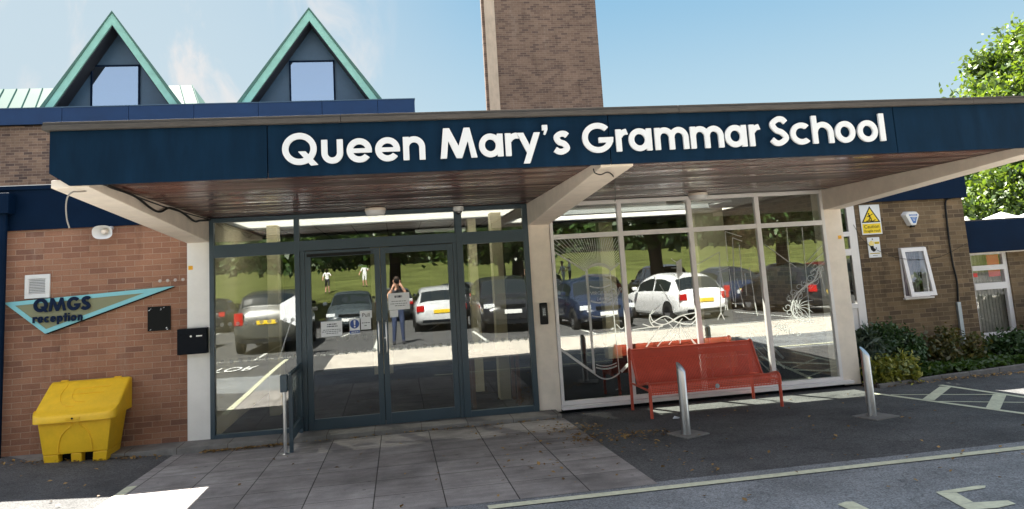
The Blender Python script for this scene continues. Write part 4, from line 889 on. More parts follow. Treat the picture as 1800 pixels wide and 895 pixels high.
for ch, f0, f1 in (('r', 0, .09), ('e', .10, .215), ('c', .23, .335), ('e', .35, .465), ('p', .485, .60), ('t', .61, .69), ('i', .705, .745), ('o', .76, .88), ('n', .90, 1.0)):
    letter(ch, x_+(x2_-x_)*f0, x_+(x2_-x_)*f1, z_+(z2_-z_)*f0, 0.112, 0.078, 0.025, -0.055, 0.010, M['navy_letter'], ts, h=0.0035)
# vent
vt_ = thing('wall_vent', 'square white louvred vent on the brick wall above the reception sign', 'vent', (-2.09, -0.02, 1.97))
va, vb = at(43.5, 484, -0.03), at(87, 523, -0.03)
vm = MB(); vx0, vx1, vz0, vz1 = va.x, vb.x, vb.z+0.0, va.z
vm.box(vx0, vx1, -0.03, 0, vz1-0.055, vz1); vm.box(vx0, vx1, -0.03, 0, vz0, vz0+0.058); vm.box(vx0, vx0+0.05, -0.03, 0, vz0+0.0585, vz1-0.0555); vm.box(vx1-0.055, vx1, -0.03, 0, vz0+0.0585, vz1-0.0555)
vm.build('frame', M['white_plastic'], vt_, bevel=0.005); lv = MB()
for k in range(9):
    z = vz0+0.064+k*(vz1-vz0-0.115)/9; lv.prism([(vx0+0.05, -0.006, z+0.012), (vx0+0.05, -0.026, z-0.002), (vx0+0.05, -0.026, z+0.004), (vx0+0.05, -0.006, z+0.016)], (vx1-vx0-0.105, 0, 0))
lv.build('louvre', M['white_plastic'], vt_); B(vx0+0.05, vx1-0.06, -0.005, -0.001, vz0+0.07, vz1-0.06).build('duct', M['black'], vt_)
# black glass plaque with torn sticker corners
pq = thing('black_plaque', 'glossy black square plaque on the brick wall under the tip of the reception sign', 'plaque', (-0.6, -0.01, 1.45))
pa, pb = at(259.5, 540, -0.012), at(300, 580, -0.012); B(pa.x, pb.x, -0.014, -0.001, pb.z, pa.z).build('panel', mat('black_gloss', (0.004, 0.005, 0.006), 0.35, spec=0.15), pq, bevel=0.002)
ps = MB(); rg = random.Random(4)
for cx_, cz_, n_ in ((pa.x+0.18, pa.z-0.03, 6), (pb.x-0.06, pb.z+0.025, 4), (pa.x+0.02, pa.z-0.03, 2), (pa.x+0.015, pb.z+0.015, 2)):
    for k in range(n_):
        x, z = cx_+rg.uniform(-.025, .025), cz_+rg.uniform(-.018, .018); s_ = rg.uniform(.005, .013); ps.quad((x-s_, -0.0148, z-s_*.6), (x+s_*.7, -0.0148, z-s_*.3), (x+s_, -0.0148, z+s_*.7), (x-s_*.2, -0.0148, z+s_*.4))
ps.build('sticker_scrap', M['paper'], pq)
# letter box
pbx = thing('letter_box', 'black steel letter box fixed across the brick wall and the white left column', 'letter box', (-0.18, -0.05, 1.12))
la, lb = at(311, 579.5, -0.11), at(363.5, 621, -0.11)
B(la.x, lb.x, -0.11, -0.002, lb.z, la.z).build('box', M['black_matt'], pbx, bevel=0.006)
B(la.x+0.004, lb.x-0.004, -0.118, -0.1105, la.z-0.075, la.z-0.004).build('flap', M['black_matt'], pbx, bevel=0.004)
MB().lathe((la.x+0.175, -0.111, la.z-0.10), [(0.013, 0), (0.013, 0.008)], 'y', 14).build('lock', M['steel'], pbx)
B(la.x+0.24, la.x+0.315, -0.113, -0.111, la.z-0.108, la.z-0.092).build('name_plate', M['steel'], pbx)
# four clear discs left from an old sign
cd = mat('clear_cap', (0.55, 0.45, 0.40), 0.2)
for k, (px, py) in enumerate(((281, 494), (294.5, 493.3), (308, 492.3), (321.5, 491.5))):
    p = at(px, py, -0.01); t = thing('wall_stud', 'small round clear stud in a row of four above the tip of the reception sign', 'stud', (p.x, 0, p.z), 'row of clear studs on the brick wall')
    MB().lathe((p.x, 0, p.z), [(0.022, 0.0), (0.022, 0.008), (0.016, 0.013)], 'y', 16).build('cap', cd, t, smooth=True); MB().lathe((p.x, -0.0132, p.z), [(0.006, 0), (0.006, 0.003)], 'y', 10).build('screw', M['steel'], t)
# horn loudspeaker at the top of the brick wall
hp = at(181, 407, -0.25); hs = thing('horn_speaker', 'white horn loudspeaker on the brick wall under the left beam', 'loudspeaker', (hp.x, -0.1, hp.z))
ax = Vector((-0.10, -1, -0.22)).normalized(); a1 = ax.cross(Vector((0, 0, 1))).normalized(); a2 = a1.cross(ax)
def horn(prof, n=28):
    m = MB(); v = []
    for d, w, h in prof:
        c = Vector((hp.x+0.0, -0.06, hp.z+0.03))+ax*d
        for k in range(n):
            t = 2*math.pi*k/n; cx_ = math.copysign(abs(math.cos(t))**0.75, math.cos(t)); sx_ = math.copysign(abs(math.sin(t))**0.75, math.sin(t)); v.append(c+a1*cx_*w+a2*sx_*h)
    f = [(i*n+k, i*n+(k+1) % n, (i+1)*n+(k+1) % n, (i+1)*n+k) for i in range(len(prof)-1) for k in range(n)]; return m.add(v, f)
horn([(0.0, .035, .035), (.06, .045, .04), (.12, .085, .06), (.17, .125, .085), (.178, .13, .09), (.172, .12, .08), (.12, .075, .05), (.07, .04, .035), (.05, .0, .0)]).build('bell', M['white_plastic'], hs, smooth=True)
horn([(.05, .0, .0), (.05, .028, .028), (.13, .034, .03), (.15, .026, .024), (.155, .0, .0)], 18).build('driver', M['concrete_cream'], hs, smooth=True)
MB().tube([(hp.x+0.02, 0, hp.z+0.06), (hp.x+0.02, -0.09, hp.z+0.045)], 0.03, 12).build('bracket', M['white_plastic'], hs, smooth=True)
# orange tags on the columns
for (px, py, lab) in ((335, 471, 'small square orange tag on the white left column beside the doors'), (1476, 417, 'small square orange tag on the cream right column of the window wall')):
    p = at(px, py, 0); t = B(p.x-0.028, p.x+0.028, -0.004, -0.001, p.z-0.026, p.z+0.026).build('column_tag', M['orange_tag']); tag(t, lab, 'tag')
# intercom
ia, ib = at(948, 533, -0.03), at(964.5, 570, -0.03)
ic = thing('intercom', 'black intercom handset unit on the cream middle column', 'intercom', ((ia.x+ib.x)/2, -0.02, ib.z))
B(ia.x, ib.x+0.0, -0.04, -0.001, ib.z, ia.z).build('housing', M['black'], ic, bevel=0.02, seg=3); xm = (ia.x+ib.x)/2
B(xm-0.028, xm+0.028, -0.048, -0.0405, ia.z-0.19, ia.z-0.055).build('face_plate', mat('intercom_face', (0.05, 0.055, 0.06), 0.25), ic, bevel=0.008)
kp = MB()
for r_ in range(4):
    for c in range(2): kp.box(xm-0.018+c*0.021, xm-0.003+c*0.021, -0.051, -0.0482, ia.z-0.175+r_*0.026, ia.z-0.157+r_*0.026)
kp.build('keypad', M['steel_flat'], ic)
# soffit lamps and camera dome
for (px, py, lab) in ((660, 375, 'round bulkhead lamp under the soffit above the left door'), (1227, 347, 'round bulkhead lamp under the soffit above the window wall')):
    p = at(px, py, -0.45); t = thing('soffit_lamp', lab, 'lamp', (p.x, -0.45, 2.78), 'bulkhead lamps under the canopy')
    MB().lathe((p.x, -0.45, 2.8965), [(0.135, 0), (0.14, -0.012), (0.14, -0.035)], n=28).build('base', M['concrete_cream'], t, smooth=True)
    MB().lathe((p.x, -0.45, 2.861), [(0.136, 0), (0.132, -0.03), (0.115, -0.055), (0.02, -0.066)], n=28).build('diffuser', M['white_plastic'], t, smooth=True)
p = at(806, 371, -0.12); t = thing('camera_dome', 'small white dome security camera above the right door', 'security camera', (p.x, -0.12, 2.8))
MB().lathe((p.x, -0.12, 2.897), [(0.075, 0), (0.078, -0.04), (0.06, -0.065)], n=24).build('housing', M['white_plastic'], t, smooth=True)
MB().lathe((p.x, -0.12, 2.832), [(0.05, 0), (0.044, -0.028), (0.02, -0.045), (0.003, -0.05)], n=20).build('lens_dome', mat('smoked_dome', (0.01, 0.01, 0.012), 0.05), t, smooth=True)
# cables
cb = thing('cable_run', 'black cables sagging along the left beam under the canopy soffit', 'cable', (0.1, -2, 2.85))
ck = M['black']
MB().tube(spl([(0.075, -4.0, 2.895), (0.08, -3.5, 2.885), (0.075, -3.0, 2.87), (0.085, -2.6, 2.80), (0.085, -2.3, 2.79), (0.075, -1.9, 2.87), (0.078, -1.4, 2.86), (0.082, -0.9, 2.80), (0.078, -0.6, 2.83), (0.075, -0.05, 2.88)], 5), 0.012, 6).build('thick_cable', ck, cb, smooth=True)
MB().tube(spl([(0.9, -4.02, 2.885), (0.5, -4.0, 2.88), (0.12, -3.9, 2.88), (0.082, -3.2, 2.875), (0.08, -2.0, 2.86), (0.078, -1.0, 2.87), (0.076, -0.05, 2.885)], 5), 0.007, 6).build('thin_cable', ck, cb, smooth=True)
hc = [at(160, 331, -3.9), at(150, 336, -3.95), at(135, 337, -4.05), at(127, 338, -4.12), at(119, 346, -4.14), at(116, 362, -4.14), at(117.5, 385, -4.14), at(122, 401, -4.14)]
o = MB().tube(spl(hc, 6), 0.0065, 6).build('hanging_cable', mat('grey_cable', (0.32, 0.29, 0.25), 0.6), smooth=True); tag(o, 'loose grey cable hanging in the air from the left end of the canopy', 'cable')
mc = [at(1043, 297, -4.02), at(1046, 304, -3.98), at(1056, 307, -3.95), at(1068, 303, -3.9), at(1078, 310, -3.6), at(1081, 325, -2.2), at(1082, 345, -0.5), at(1081, 354, -0.03)]
o = MB().tube(spl(mc, 6), 0.006, 6).build('loose_wire', M['black'], smooth=True); tag(o, 'thin black wire drooping over the front of the middle beam', 'wire')

# ================================================================== HALL BEHIND (upper storey, dormers, copper roof)
hl = thing('hall_building', 'tall brown brick hall with two copper gabled dormers behind the entrance', 'building', (-4, 12, 0))
B(-16, 3.20, 11.15, 11.5, 0, 6.72).build('wall', M['brick_brown'], hl)
ff = MB(); xs = [-16, -9.8, -8.05, -6.32, -4.61, -2.89, -1.15, 0.62, 2.2, 3.28]
for a, b in zip(xs[:-1], xs[1:]): ff.box(a+0.006, b-0.006, 11.0, 11.08, 6.73, 7.17)
ff.build('fascia', M['navy_upper'], hl); B(-16, 3.27, 11.081, 11.4, 6.735, 7.16).build('fascia_core', M['black_matt'], hl); B(-16.0, 3.29, 10.985, 11.42, 7.171, 7.195).build('edge_flashing', M['gable'], hl)
B(3.2, 3.27, 11.4, 19, 6.73, 7.16).build('side_fascia', M['navy_upper'], hl); B(-16, 3.195, 11.501, 19, 6.7, 7.0).build('roof', M['trim'], hl); B(2.9, 3.195, 11.501, 19, 0, 6.699).build('side_wall', M['brick_brown'], hl)
def dormer(pl, pa, pr, wl, wt, wr, Y=11.7, zb=6.98):
    A = at(*pa, Y); Lp = at(*pl, Y); Rp = at(*pr, Y)
    sl = (A.z-Lp.z)/(A.x-Lp.x); sr = (A.z-Rp.z)/(Rp.x-A.x); xl = A.x-(A.z-zb)/sl; xr = A.x+(A.z-zb)/sr
    D = 1.5; K = 0.72; thk = 0.36; mx_ = A.x-0.25
    def back(p, y): return (mx_+(p[0]-mx_)*K, y, zb+(p[2]-zb)*K)
    def wedge_(m, P, y0_, y1_): m.hexa([(x, y0_, z) for x, z in P]+[back((x, 0, z), y1_) for x, z in P])
    thk = 0.36; ia = A.z-thk; il = A.x-(ia-zb)/sl; ir = A.x+(ia-zb)/sr
    bb = MB(); bb.prism([(xl, Y, zb), (A.x, Y, A.z), (A.x, Y, ia), (il, Y, zb)], (0, 0.06, 0)); bb.prism([(A.x, Y, A.z), (xr, Y, zb), (ir, Y, zb), (A.x, Y, ia)], (0, 0.06, 0))
    dm = bb.build('dormer', M['copper'], hl)
    cp = MB(); e_ = 0.10
    for s_, x_ in ((1, xl), (-1, xr)):
        nx, nz = (-(A.z-zb), (A.x-xl)) if s_ > 0 else ((A.z-zb), (xr-A.x)); ln = math.hypot(nx, nz); nx, nz = nx/ln*e_, nz/ln*e_
        wedge_(cp, [(x_, zb), (A.x, A.z), (A.x, A.z+nz*0.9), (x_+nx, zb+nz)], Y-0.03, Y+D)
    cp.build('copper_roof', M['copper_roof'], dm)
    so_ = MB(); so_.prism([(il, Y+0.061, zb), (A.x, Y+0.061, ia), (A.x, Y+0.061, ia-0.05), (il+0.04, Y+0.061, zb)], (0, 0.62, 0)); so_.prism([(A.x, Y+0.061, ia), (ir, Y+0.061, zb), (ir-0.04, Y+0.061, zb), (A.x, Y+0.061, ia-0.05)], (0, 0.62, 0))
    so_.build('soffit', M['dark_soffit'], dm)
    G = Y+0.62; gp_ = MB(); gp_.prism([(il, G, zb), (A.x, G, ia), (ir, G, zb)], (0, 0.05, 0)); gp_.build('gable_panel', M['gable'], dm)
    a = at(*wl, G-0.03); b = at(*wr, G-0.03); zt = a.z
    B(a.x, b.x, G-0.03, G-0.012, zb, zt).build('window', M['glass_sky'], dm)
    wf_ = MB(); w_ = 0.05
    wf_.box(a.x-w_, a.x-0.002, G-0.05, G-0.001, zb, zt+w_); wf_.box(b.x+0.002, b.x+w_, G-0.05, G-0.001, zb, zt+w_); wf_.box(a.x-0.0018, b.x+0.0018, G-0.05, G-0.001, zt+0.001, zt+w_); wf_.build('window_frame', M['navy_dark'], dm)
dormer((78, 188), (197, 22), (312, 182), (163, 118), 118, (243, 117))
dormer((424, 180), (543, 16), (664, 173), (511, 110), 110, (585, 109))
# lower copper roof with standing seams to the left of the first dormer
q0, q1, q2 = at(-40, 172, 14.5), at(338, 150, 14.5), at(362, 186, 13.0)
cr = MB(); e0 = (q0.x, 13.0, 6.95); e1 = (q2.x, 13.0, 6.95); cr.add([e0, e1, (q1.x, 14.5, q1.z), (q0.x, 14.5, q1.z), (q2.x+0.2, 17, 6.95), (q0.x, 16.5, 6.95)], [(0, 1, 2, 3), (1, 4, 2), (3, 2, 4, 5)])
n_ = 17
for k in range(n_+1):
    s_ = k/n_; pb_ = Vector(e0).lerp(Vector(e1), s_); pt = Vector((q0.x, 14.5, q1.z)).lerp(Vector((q1.x, 14.5, q1.z)), s_); cr.tube([pb_, pt], 0.022, 5)
cr.build('copper_hip_roof', M['copper_roof'], hl)

# ================================================================== TOWER
tw = thing('brick_tower', 'tall brown brick tower with a pale concrete strip rising behind the canopy', 'tower', (7.7, 15, 0))
tk = MB(); tk.box(5.74, 5.835, 13.5, 13.7, 0, 14.2); tk.box(6.185, 9.74, 13.5, 13.7, 0, 14.2); tk.box(5.8352, 6.1848, 13.62, 13.7, 0, 14.2); tk.box(6.9, 9.74, 13.7002, 17.5, 0, 14.2); tk.build('wall', M['brick_tower'], tw)
B(5.8354, 6.1846, 13.47, 13.615, 0, 14.2).build('concrete_strip', mat('tower_concrete', (0.60, 0.47, 0.36), 0.85, var=0.14, vscale=4, bump=0.2, bscale=30, stretch=(3, 3, 0.6), grime=0.3), tw)
B(6.8, 9.87, 13.38, 17.62, 14.21, 14.4).build('coping', M['trim'], tw)

# ================================================================== RIGHT BLOCK
sb_ = thing('side_block', 'brown brick side block with a small open white window and a navy fascia', 'building', (11, 1, 0))
wl_ = MB(); X0, X1 = 10.29, 12.36
wl_.box(X0, 11.015, 1.0, 1.28, -0.2, 2.735); wl_.box(11.50, X1, 1.0, 1.28, -0.2, 2.735); wl_.box(11.0152, 11.4998, 1.0, 1.28, -0.2, 1.08); wl_.box(11.0152, 11.4998, 1.0, 1.28, 1.935, 2.735)
wl_.box(X1-0.28, X1, 1.2802, 7, -0.2, 2.735)
wl_.build('wall', M['brick_olive'], sb_)
B(9.42, X1+0.05, 0.92, 1.28, 2.736, 3.30).build('fascia', M['navy_dark'], sb_, bevel=0.004); B(9.42, X1+0.06, 0.90, 7.0, 3.301, 3.345).build('roof', M['trim'], sb_)
B(X1-0.2, X1+0.05, 1.281, 7.0, 2.736, 3.30).build('side_fascia', M['navy_dark'], sb_)
B(9.42, X0, 6.8, 7, -0.2, 2.735).build('rear_wall', M['interior_dark'], sb_)
# open top-hung window
sw = MB(); sw.box(11.018, 11.045, 0.99, 1.10, 1.09, 1.932); sw.box(11.47, 11.497, 0.99, 1.10, 1.09, 1.932); sw.box(11.0455, 11.4695, 0.99, 1.10, 1.905, 1.932); sw.box(11.0455, 11.4695, 0.99, 1.10, 1.09, 1.115)
win = sw.build('window', M['white_frame'], sb_)
tilt = R(9); ct, stt = math.cos(tilt), math.sin(tilt)
def TL(x, d, z):  # sash hinged along its top edge, swung outwards at the bottom
    hz = 1.93; dz = z-hz; return (x, 0.985-d*ct+dz*stt, hz+dz*ct-d*stt)
def tbox(m, x0, x1, d0, d1, z0, z1): m.hexa([TL(x0, d1, z0), TL(x1, d1, z0), TL(x1, d0, z0), TL(x0, d0, z0), TL(x0, d1, z1), TL(x1, d1, z1), TL(x1, d0, z1), TL(x0, d0, z1)])
sh = MB(); tbox(sh, 11.02, 11.085, 0, 0.05, 1.11, 1.93); tbox(sh, 11.43, 11.495, 0, 0.05, 1.11, 1.93); tbox(sh, 11.0852, 11.4298, 0, 0.05, 1.865, 1.93); tbox(sh, 11.0852, 11.4298, 0, 0.05, 1.11, 1.175)
sh.build('sash', M['white_frame'], win, bevel=0.004)
gp2 = MB(); tbox(gp2, 11.085, 11.43, 0.02, 0.028, 1.175, 1.865); gp2.build('pane', M['glass_clear'], win)
B(10.99, 11.53, 0.93, 1.0, 1.062, 1.088).build('sill', M['white_frame'], win, bevel=0.004)
bl = MB()
for k in range(9): bl.box(11.05+k*0.047, 11.088+k*0.047, 1.18, 1.19, 1.1, 1.92)
bl.build('blind', mat('purple_grey_blind', (0.22, 0.18, 0.19), 0.8), win); B(11.02, 11.5, 1.3, 1.32, 1.08, 1.95).build('dark_room', M['black_matt'], win)
# white door left of the brick wall
wd = MB(); dy0, dy1 = 0.98, 1.05
wd.box(10.13, 10.275, dy0, dy1, -0.08, 2.73); wd.box(9.44, 10.1295, dy0, dy1, 2.18, 2.26); wd.box(9.44, 10.1295, dy0, dy1, 1.86, 1.97); wd.box(9.44, 10.1295, dy0, dy1, 2.66, 2.73); wd.box(9.44, 10.1295, dy0, dy1, -0.08, 0.30); wd.box(9.44, 10.1295, dy0, dy1, 0.98, 1.06); wd.box(9.44, 9.52, dy0-0.001, dy1, 0.3005, 2.6595)
dd = wd.build('door', M['white_frame'], sb_, bevel=0.004)
B(9.5, 10.15, 1.0, 1.03, 0.28, 0.99).build('lower_panel', M['white_frame'], dd); gq = MB(); gq.box(9.5, 10.15, 1.01, 1.018, 1.05, 1.87); gq.box(9.5, 10.15, 1.01, 1.018, 1.96, 2.19); gq.box(9.5, 10.15, 1.01, 1.018, 2.25, 2.67); gq.build('pane', M['glass_dark'], dd)
B(10.276, 10.288, 0.99, 1.2, -0.1, 2.73).build('door_reveal', M['black_matt'], dd)
# signs on the brick
cs = thing('warning_sign', 'yellow and white Caution Fragile roof warning sign on the side block', 'sign', (10.57, 0.99, 2.2))
ca, cbp = at(1510, 361, 0.985), at(1551.5, 411, 0.985); x0, x1, z0, z1 = ca.x-0.003, cbp.x, cbp.z, ca.z
B(x0, x1, 0.985, 0.997, z0, z1).build('plate', M['letter'], cs, bevel=0.002); ww_ = x1-x0; hh_ = z1-z0
B(x0+0.02, x1-0.02, 0.9835, 0.9848, z0+0.02, z0+hh_*0.36).build('text_panel', M['yellow_sign'], cs)
text('lettering', 'Caution', 0.088, (x0+x1)/2, 0.983, z0+0.105, M['black'], cs, align='CENTER'); text('lettering', 'Fragile roof', 0.062, (x0+x1)/2, 0.983, z0+0.040, M['black'], cs, align='CENTER')
tzb, tzt = z0+hh_*0.40, z1-0.025; tcx = (x0+x1)/2
def tri(s_): h = (tzt-tzb); c = tzb+h/3; return [(tcx-0.175*s_, c-h/3*s_), (tcx+0.175*s_, c-h/3*s_), (tcx, c+h*2/3*s_)]
MB().prism([(x, 0.9832, z) for x, z in tri(1)], (0, 0.0012, 0)).build('triangle_border', M['black'], cs); MB().prism([(x, 0.9822, z) for x, z in tri(0.80)], (0, 0.0008, 0)).build('triangle', M['yellow_sign'], cs)
fm = MB()
def q2(px, py): p = at(px, py, 0.9815); return (p.x, p.z)
for lp_, w_ in (([(1527, 378), (1530, 383)], 0.03), ([(1530, 380), (1524, 381)], 0.014), ([(1529, 379), (1534, 376)], 0.012), ([(1530, 383), (1527, 387)], 0.018), ([(1531, 383), (1532, 388)], 0.018), ([(1523, 389), (1528, 388), (1534, 389), (1539, 386)], 0.014)): fm.ribbon([q2(*p) for p in lp_], w_, 0.9816-0.0001*len(fm.v)/4)
c_ = q2(1526.5, 376); fm.add([(c_[0]+0.015*math.cos(k*math.pi/6), 0.9812, c_[1]+0.015*math.sin(k*math.pi/6)) for k in range(12)], [tuple(range(12))]); fm.build('pictogram', M['black'], cs)
h2 = thing('hand_sign', 'small white sign with a black and yellow hand below the Caution sign', 'sign', (10.57, 0.99, 1.8))
ha, hb = at(1524, 418, 0.985), at(1550, 452, 0.985); B(ha.x, hb.x, 0.987, 0.997, hb.z, ha.z).build('plate', M['letter'], h2, bevel=0.003)
hd = MB(); hw = hb.x-ha.x; hh = ha.z-hb.z; X_ = lambda u: ha.x+u*hw; Z_ = lambda v: ha.z-v*hh
for k, (u, v0, v1) in enumerate(((.16, .42, .22), (.25, .40, .17), (.34, .40, .16), (.43, .42, .20))): hd.ribbon([(X_(u), Z_(v0)), (X_(u+(k-1.5)*.02), Z_(v1))], 0.016, 0.9865)
hd.quad((X_(.55), 0.9863, Z_(.34)), (X_(.95), 0.9863, Z_(.34)), (X_(.95), 0.9863, Z_(.22)), (X_(.55), 0.9863, Z_(.22))); hd.quad((X_(.08), 0.9863, Z_(.82)), (X_(.92), 0.9863, Z_(.82)), (X_(.92), 0.9863, Z_(.78)), (X_(.08), 0.9863, Z_(.78))); hd.build('yellow_fingers', M['yellow_sign'], h2)
hk = MB(); hk.add([(X_(u), 0.9860, Z_(v)) for u, v in ((.15, .42), (.45, .42), (.47, .56), (.60, .60), (.57, .68), (.40, .72), (.22, .62))], [tuple(range(7))]); hk.ribbon([(X_(.70), Z_(.52)), (X_(.62), Z_(.56))], 0.02, 0.9862)
hk.add([(X_(.42)+0.012*math.cos(k*math.pi/6), 0.9861, Z_(.09)+0.012*math.sin(k*math.pi/6)) for k in range(12)], [tuple(range(12))])
for v, a, b in ((.27, .57, .93), (.32, .57, .88), (.80, .12, .88), (.90, .3, .7)): hk.ribbon([(X_(a), Z_(v)), (X_(b), Z_(v))], 0.006, 0.9858)
hk.build('black_print', M['black'], h2)
# alarm box
al = thing('alarm_box', 'white hexagonal burglar alarm box with a blue front on the side block', 'alarm', (11.33, 0.9, 2.29))
ac = at(1602, 384, 0.93); pts = [(-.145, .07), (-.09, .125), (.10, .125), (.15, .065), (.06, -.13), (-.0, -.135), (-.05, -.125)]
f0 = [(ac.x+x, 1.0, ac.z+z) for x, z in pts]; f1 = [(ac.x+x*.86+0.012, 0.91, ac.z+z*.86) for x, z in pts]; n_ = len(pts)
MB().add(f0+f1, [tuple(range(n_)), tuple(range(2*n_-1, n_-1, -1))]+[(i, (i+1) % n_, n_+(i+1) % n_, n_+i) for i in range(n_)]).build('housing', M['white_plastic'], al, bevel=0.006)
bf = MB(); bx = ac.x+0.022
bf.add([(bx-.075, .9095, ac.z+.068), (bx+.085, .9095, ac.z+.068), (bx+.078, .9095, ac.z+.040), (bx-.066, .9095, ac.z+.040)], [(0, 1, 2, 3)]); bf.add([(bx-.06, .9095, ac.z+.022), (bx+.074, .9095, ac.z+.022), (bx+.035, .9095, ac.z-.085), (bx-.012, .9095, ac.z-.085)], [(0, 1, 2, 3)]); bf.build('blue_label', mat('alarm_blue', (0.05, 0.16, 0.45), 0.4), al)
lw_ = MB()
for z, a, b in ((.054, -.05, .06), (.005, -.03, .045), (-.018, -.015, .035), (-.04, -.005, .03)): lw_.ribbon([(bx+a, ac.z+z), (bx+b, ac.z+z)], .008, .909)
lw_.build('print', M['letter'], al); B(ac.x-.012, ac.x+.055, .94, .985, ac.z-.152, ac.z-.118).build('strobe', M['black'], al)
# cable and conduit
cpts = [at(1690, 346, .97), at(1668, 349, .97), at(1662, 355, .97), at(1663, 375, .97), at(1668, 420, .97), at(1674, 460, .97), at(1682, 495, .97), at(1684, 530, .97)]
o = MB().tube(spl(cpts, 6), 0.016, 8).build('wall_cable', M['black'], smooth=True); tag(o, 'thick black cable looping down the brick of the side block', 'cable')
c0, c1 = at(1684, 531, .97), at(1697, 625, .97); o = B(c0.x-.035, c0.x+.035, .945, .995, -0.05, c0.z).build('cable_conduit', M['steel_flat'], bevel=0.008); tag(o, 'grey metal conduit below the black cable on the side block', 'conduit')
o = MB().tube(spl([at(1500, 395, .97), at(1520, 425, .97), at(1560, 448, .97), at(1600, 456, .88), at(1650, 452, .97), at(1700, 428, .97)], 6), 0.004, 5).build('thin_wire', M['black'], smooth=True); tag(o, 'thin sagging wire strung across the side block in front of the small window', 'wire')

# ================================================================== FAR WING
fw = thing('far_wing', 'low brick wing with a navy fascia and a tall white window at the right edge', 'building', (15, 1.5, 0))
fY = 1.45
fwm = MB(); fwm.box(13.50, 22, fY, fY+0.28, -0.2, 1.76); fwm.box(12.365, 12.74, fY, fY+0.28, -0.2, 1.76); fwm.box(12.7402, 13.4998, fY, fY+0.28, -0.2, 0.20); fwm.build('wall', M['brick_olive'], fw)
B(12.42, 22, fY-0.25, fY+0.3, 1.765, 2.325).build('fascia', M['navy_dark'], fw, bevel=0.006); B(12.42, 22, fY-0.22, 8, 2.326, 2.35).build('roof', M['trim'], fw); B(12.42, 22, fY-0.22, fY-0.001, 1.745, 1.764).build('soffit', M['concrete_cream'], fw)
wn_ = MB(); a, b = 12.742, 13.497; y0, y1 = fY+0.03, fY+0.10
wn_.box(b-0.085, b, y0, y1, 0.30, 1.755); wn_.box(a, a+0.03, y0, y1, 0.30, 1.755); wn_.box(a+0.0305, b-0.0855, y0, y1, 1.72, 1.755); wn_.box(a+0.0305, b-0.0855, y0-0.01, y1, 1.44, 1.53); wn_.box(a+0.0305, b-0.0855, y0-0.01, y1, 1.10, 1.215); wn_.box(a+0.0305, b-0.0855, y0, y1, 0.30, 0.34)
fwin = wn_.build('window', M['white_frame'], fw, bevel=0.004)
gm_ = MB(); gm_.box(a+0.02, b-0.08, fY+0.06, fY+0.066, 0.34, 1.10); gm_.box(a+0.02, b-0.08, fY+0.06, fY+0.066, 1.21, 1.44); gm_.box(a+0.02, b-0.08, fY+0.06, fY+0.066, 1.53, 1.72); gm_.build('pane', M['glass_clear'], fwin)
B(a-0.03, b+0.03, fY-0.05, fY+0.03, 0.205, 0.298).build('sill', M['white_frame'], fwin, bevel=0.008)
cv = MB()
for k in range(11): cv.box(a+0.03+k*0.066, a+0.085+k*0.066, fY+0.2, fY+0.21, 0.3, 1.75)
cv.build('blind', mat('beige_vertical_blind', (0.42, 0.40, 0.33), 0.8), fwin); B(a, b, fY+0.27, fY+0.28, 0.2, 1.76).build('dark_room', M['interior_dark'], fwin)
rdm = mat('red_poster', (0.75, 0.05, 0.04), 0.5)
o = B(13.13, 13.37, fY+0.075, fY+0.08, 1.32, 1.71).build('red_poster', rdm); tag(o, 'plain red poster in the top of the far wing window', 'poster')
o = B(12.80, 12.88, fY+0.052, fY+0.058, 1.33, 1.40).build('red_sticker', rdm); tag(o, 'tiny red and white sticker on the far wing window', 'sticker')
# pale pyramid roof-lights behind the low roof
for px0, px1, pt in ((1722, 1792, (1765, 372)), (1694, 1712, (1700, 384)), (1786, 1850, (1818, 370))):
    a, b, t_ = at(px0, 387, 7), at(px1, 385, 7), at(*pt, 7)
    lab = {1722: 'white pyramid roof-light in the middle above the far wing roof', 1694: 'sliver of white roof-light beside the side block corner', 1786: 'white pyramid roof-light at the right edge above the far wing roof'}[px0]
    r_ = MB().add([(a.x, 6.0, 2.3), (b.x, 6.0, 2.3), (b.x, 8.2, 2.3), (a.x, 8.2, 2.3), (t_.x, 7.1, t_.z)], [(0, 1, 4), (1, 2, 4), (2, 3, 4), (3, 0, 4), (3, 2, 1, 0)]).build('roof_light', M['white_plastic']); tag(r_, lab, 'roof light', 'pyramid roof-lights on the far wing')

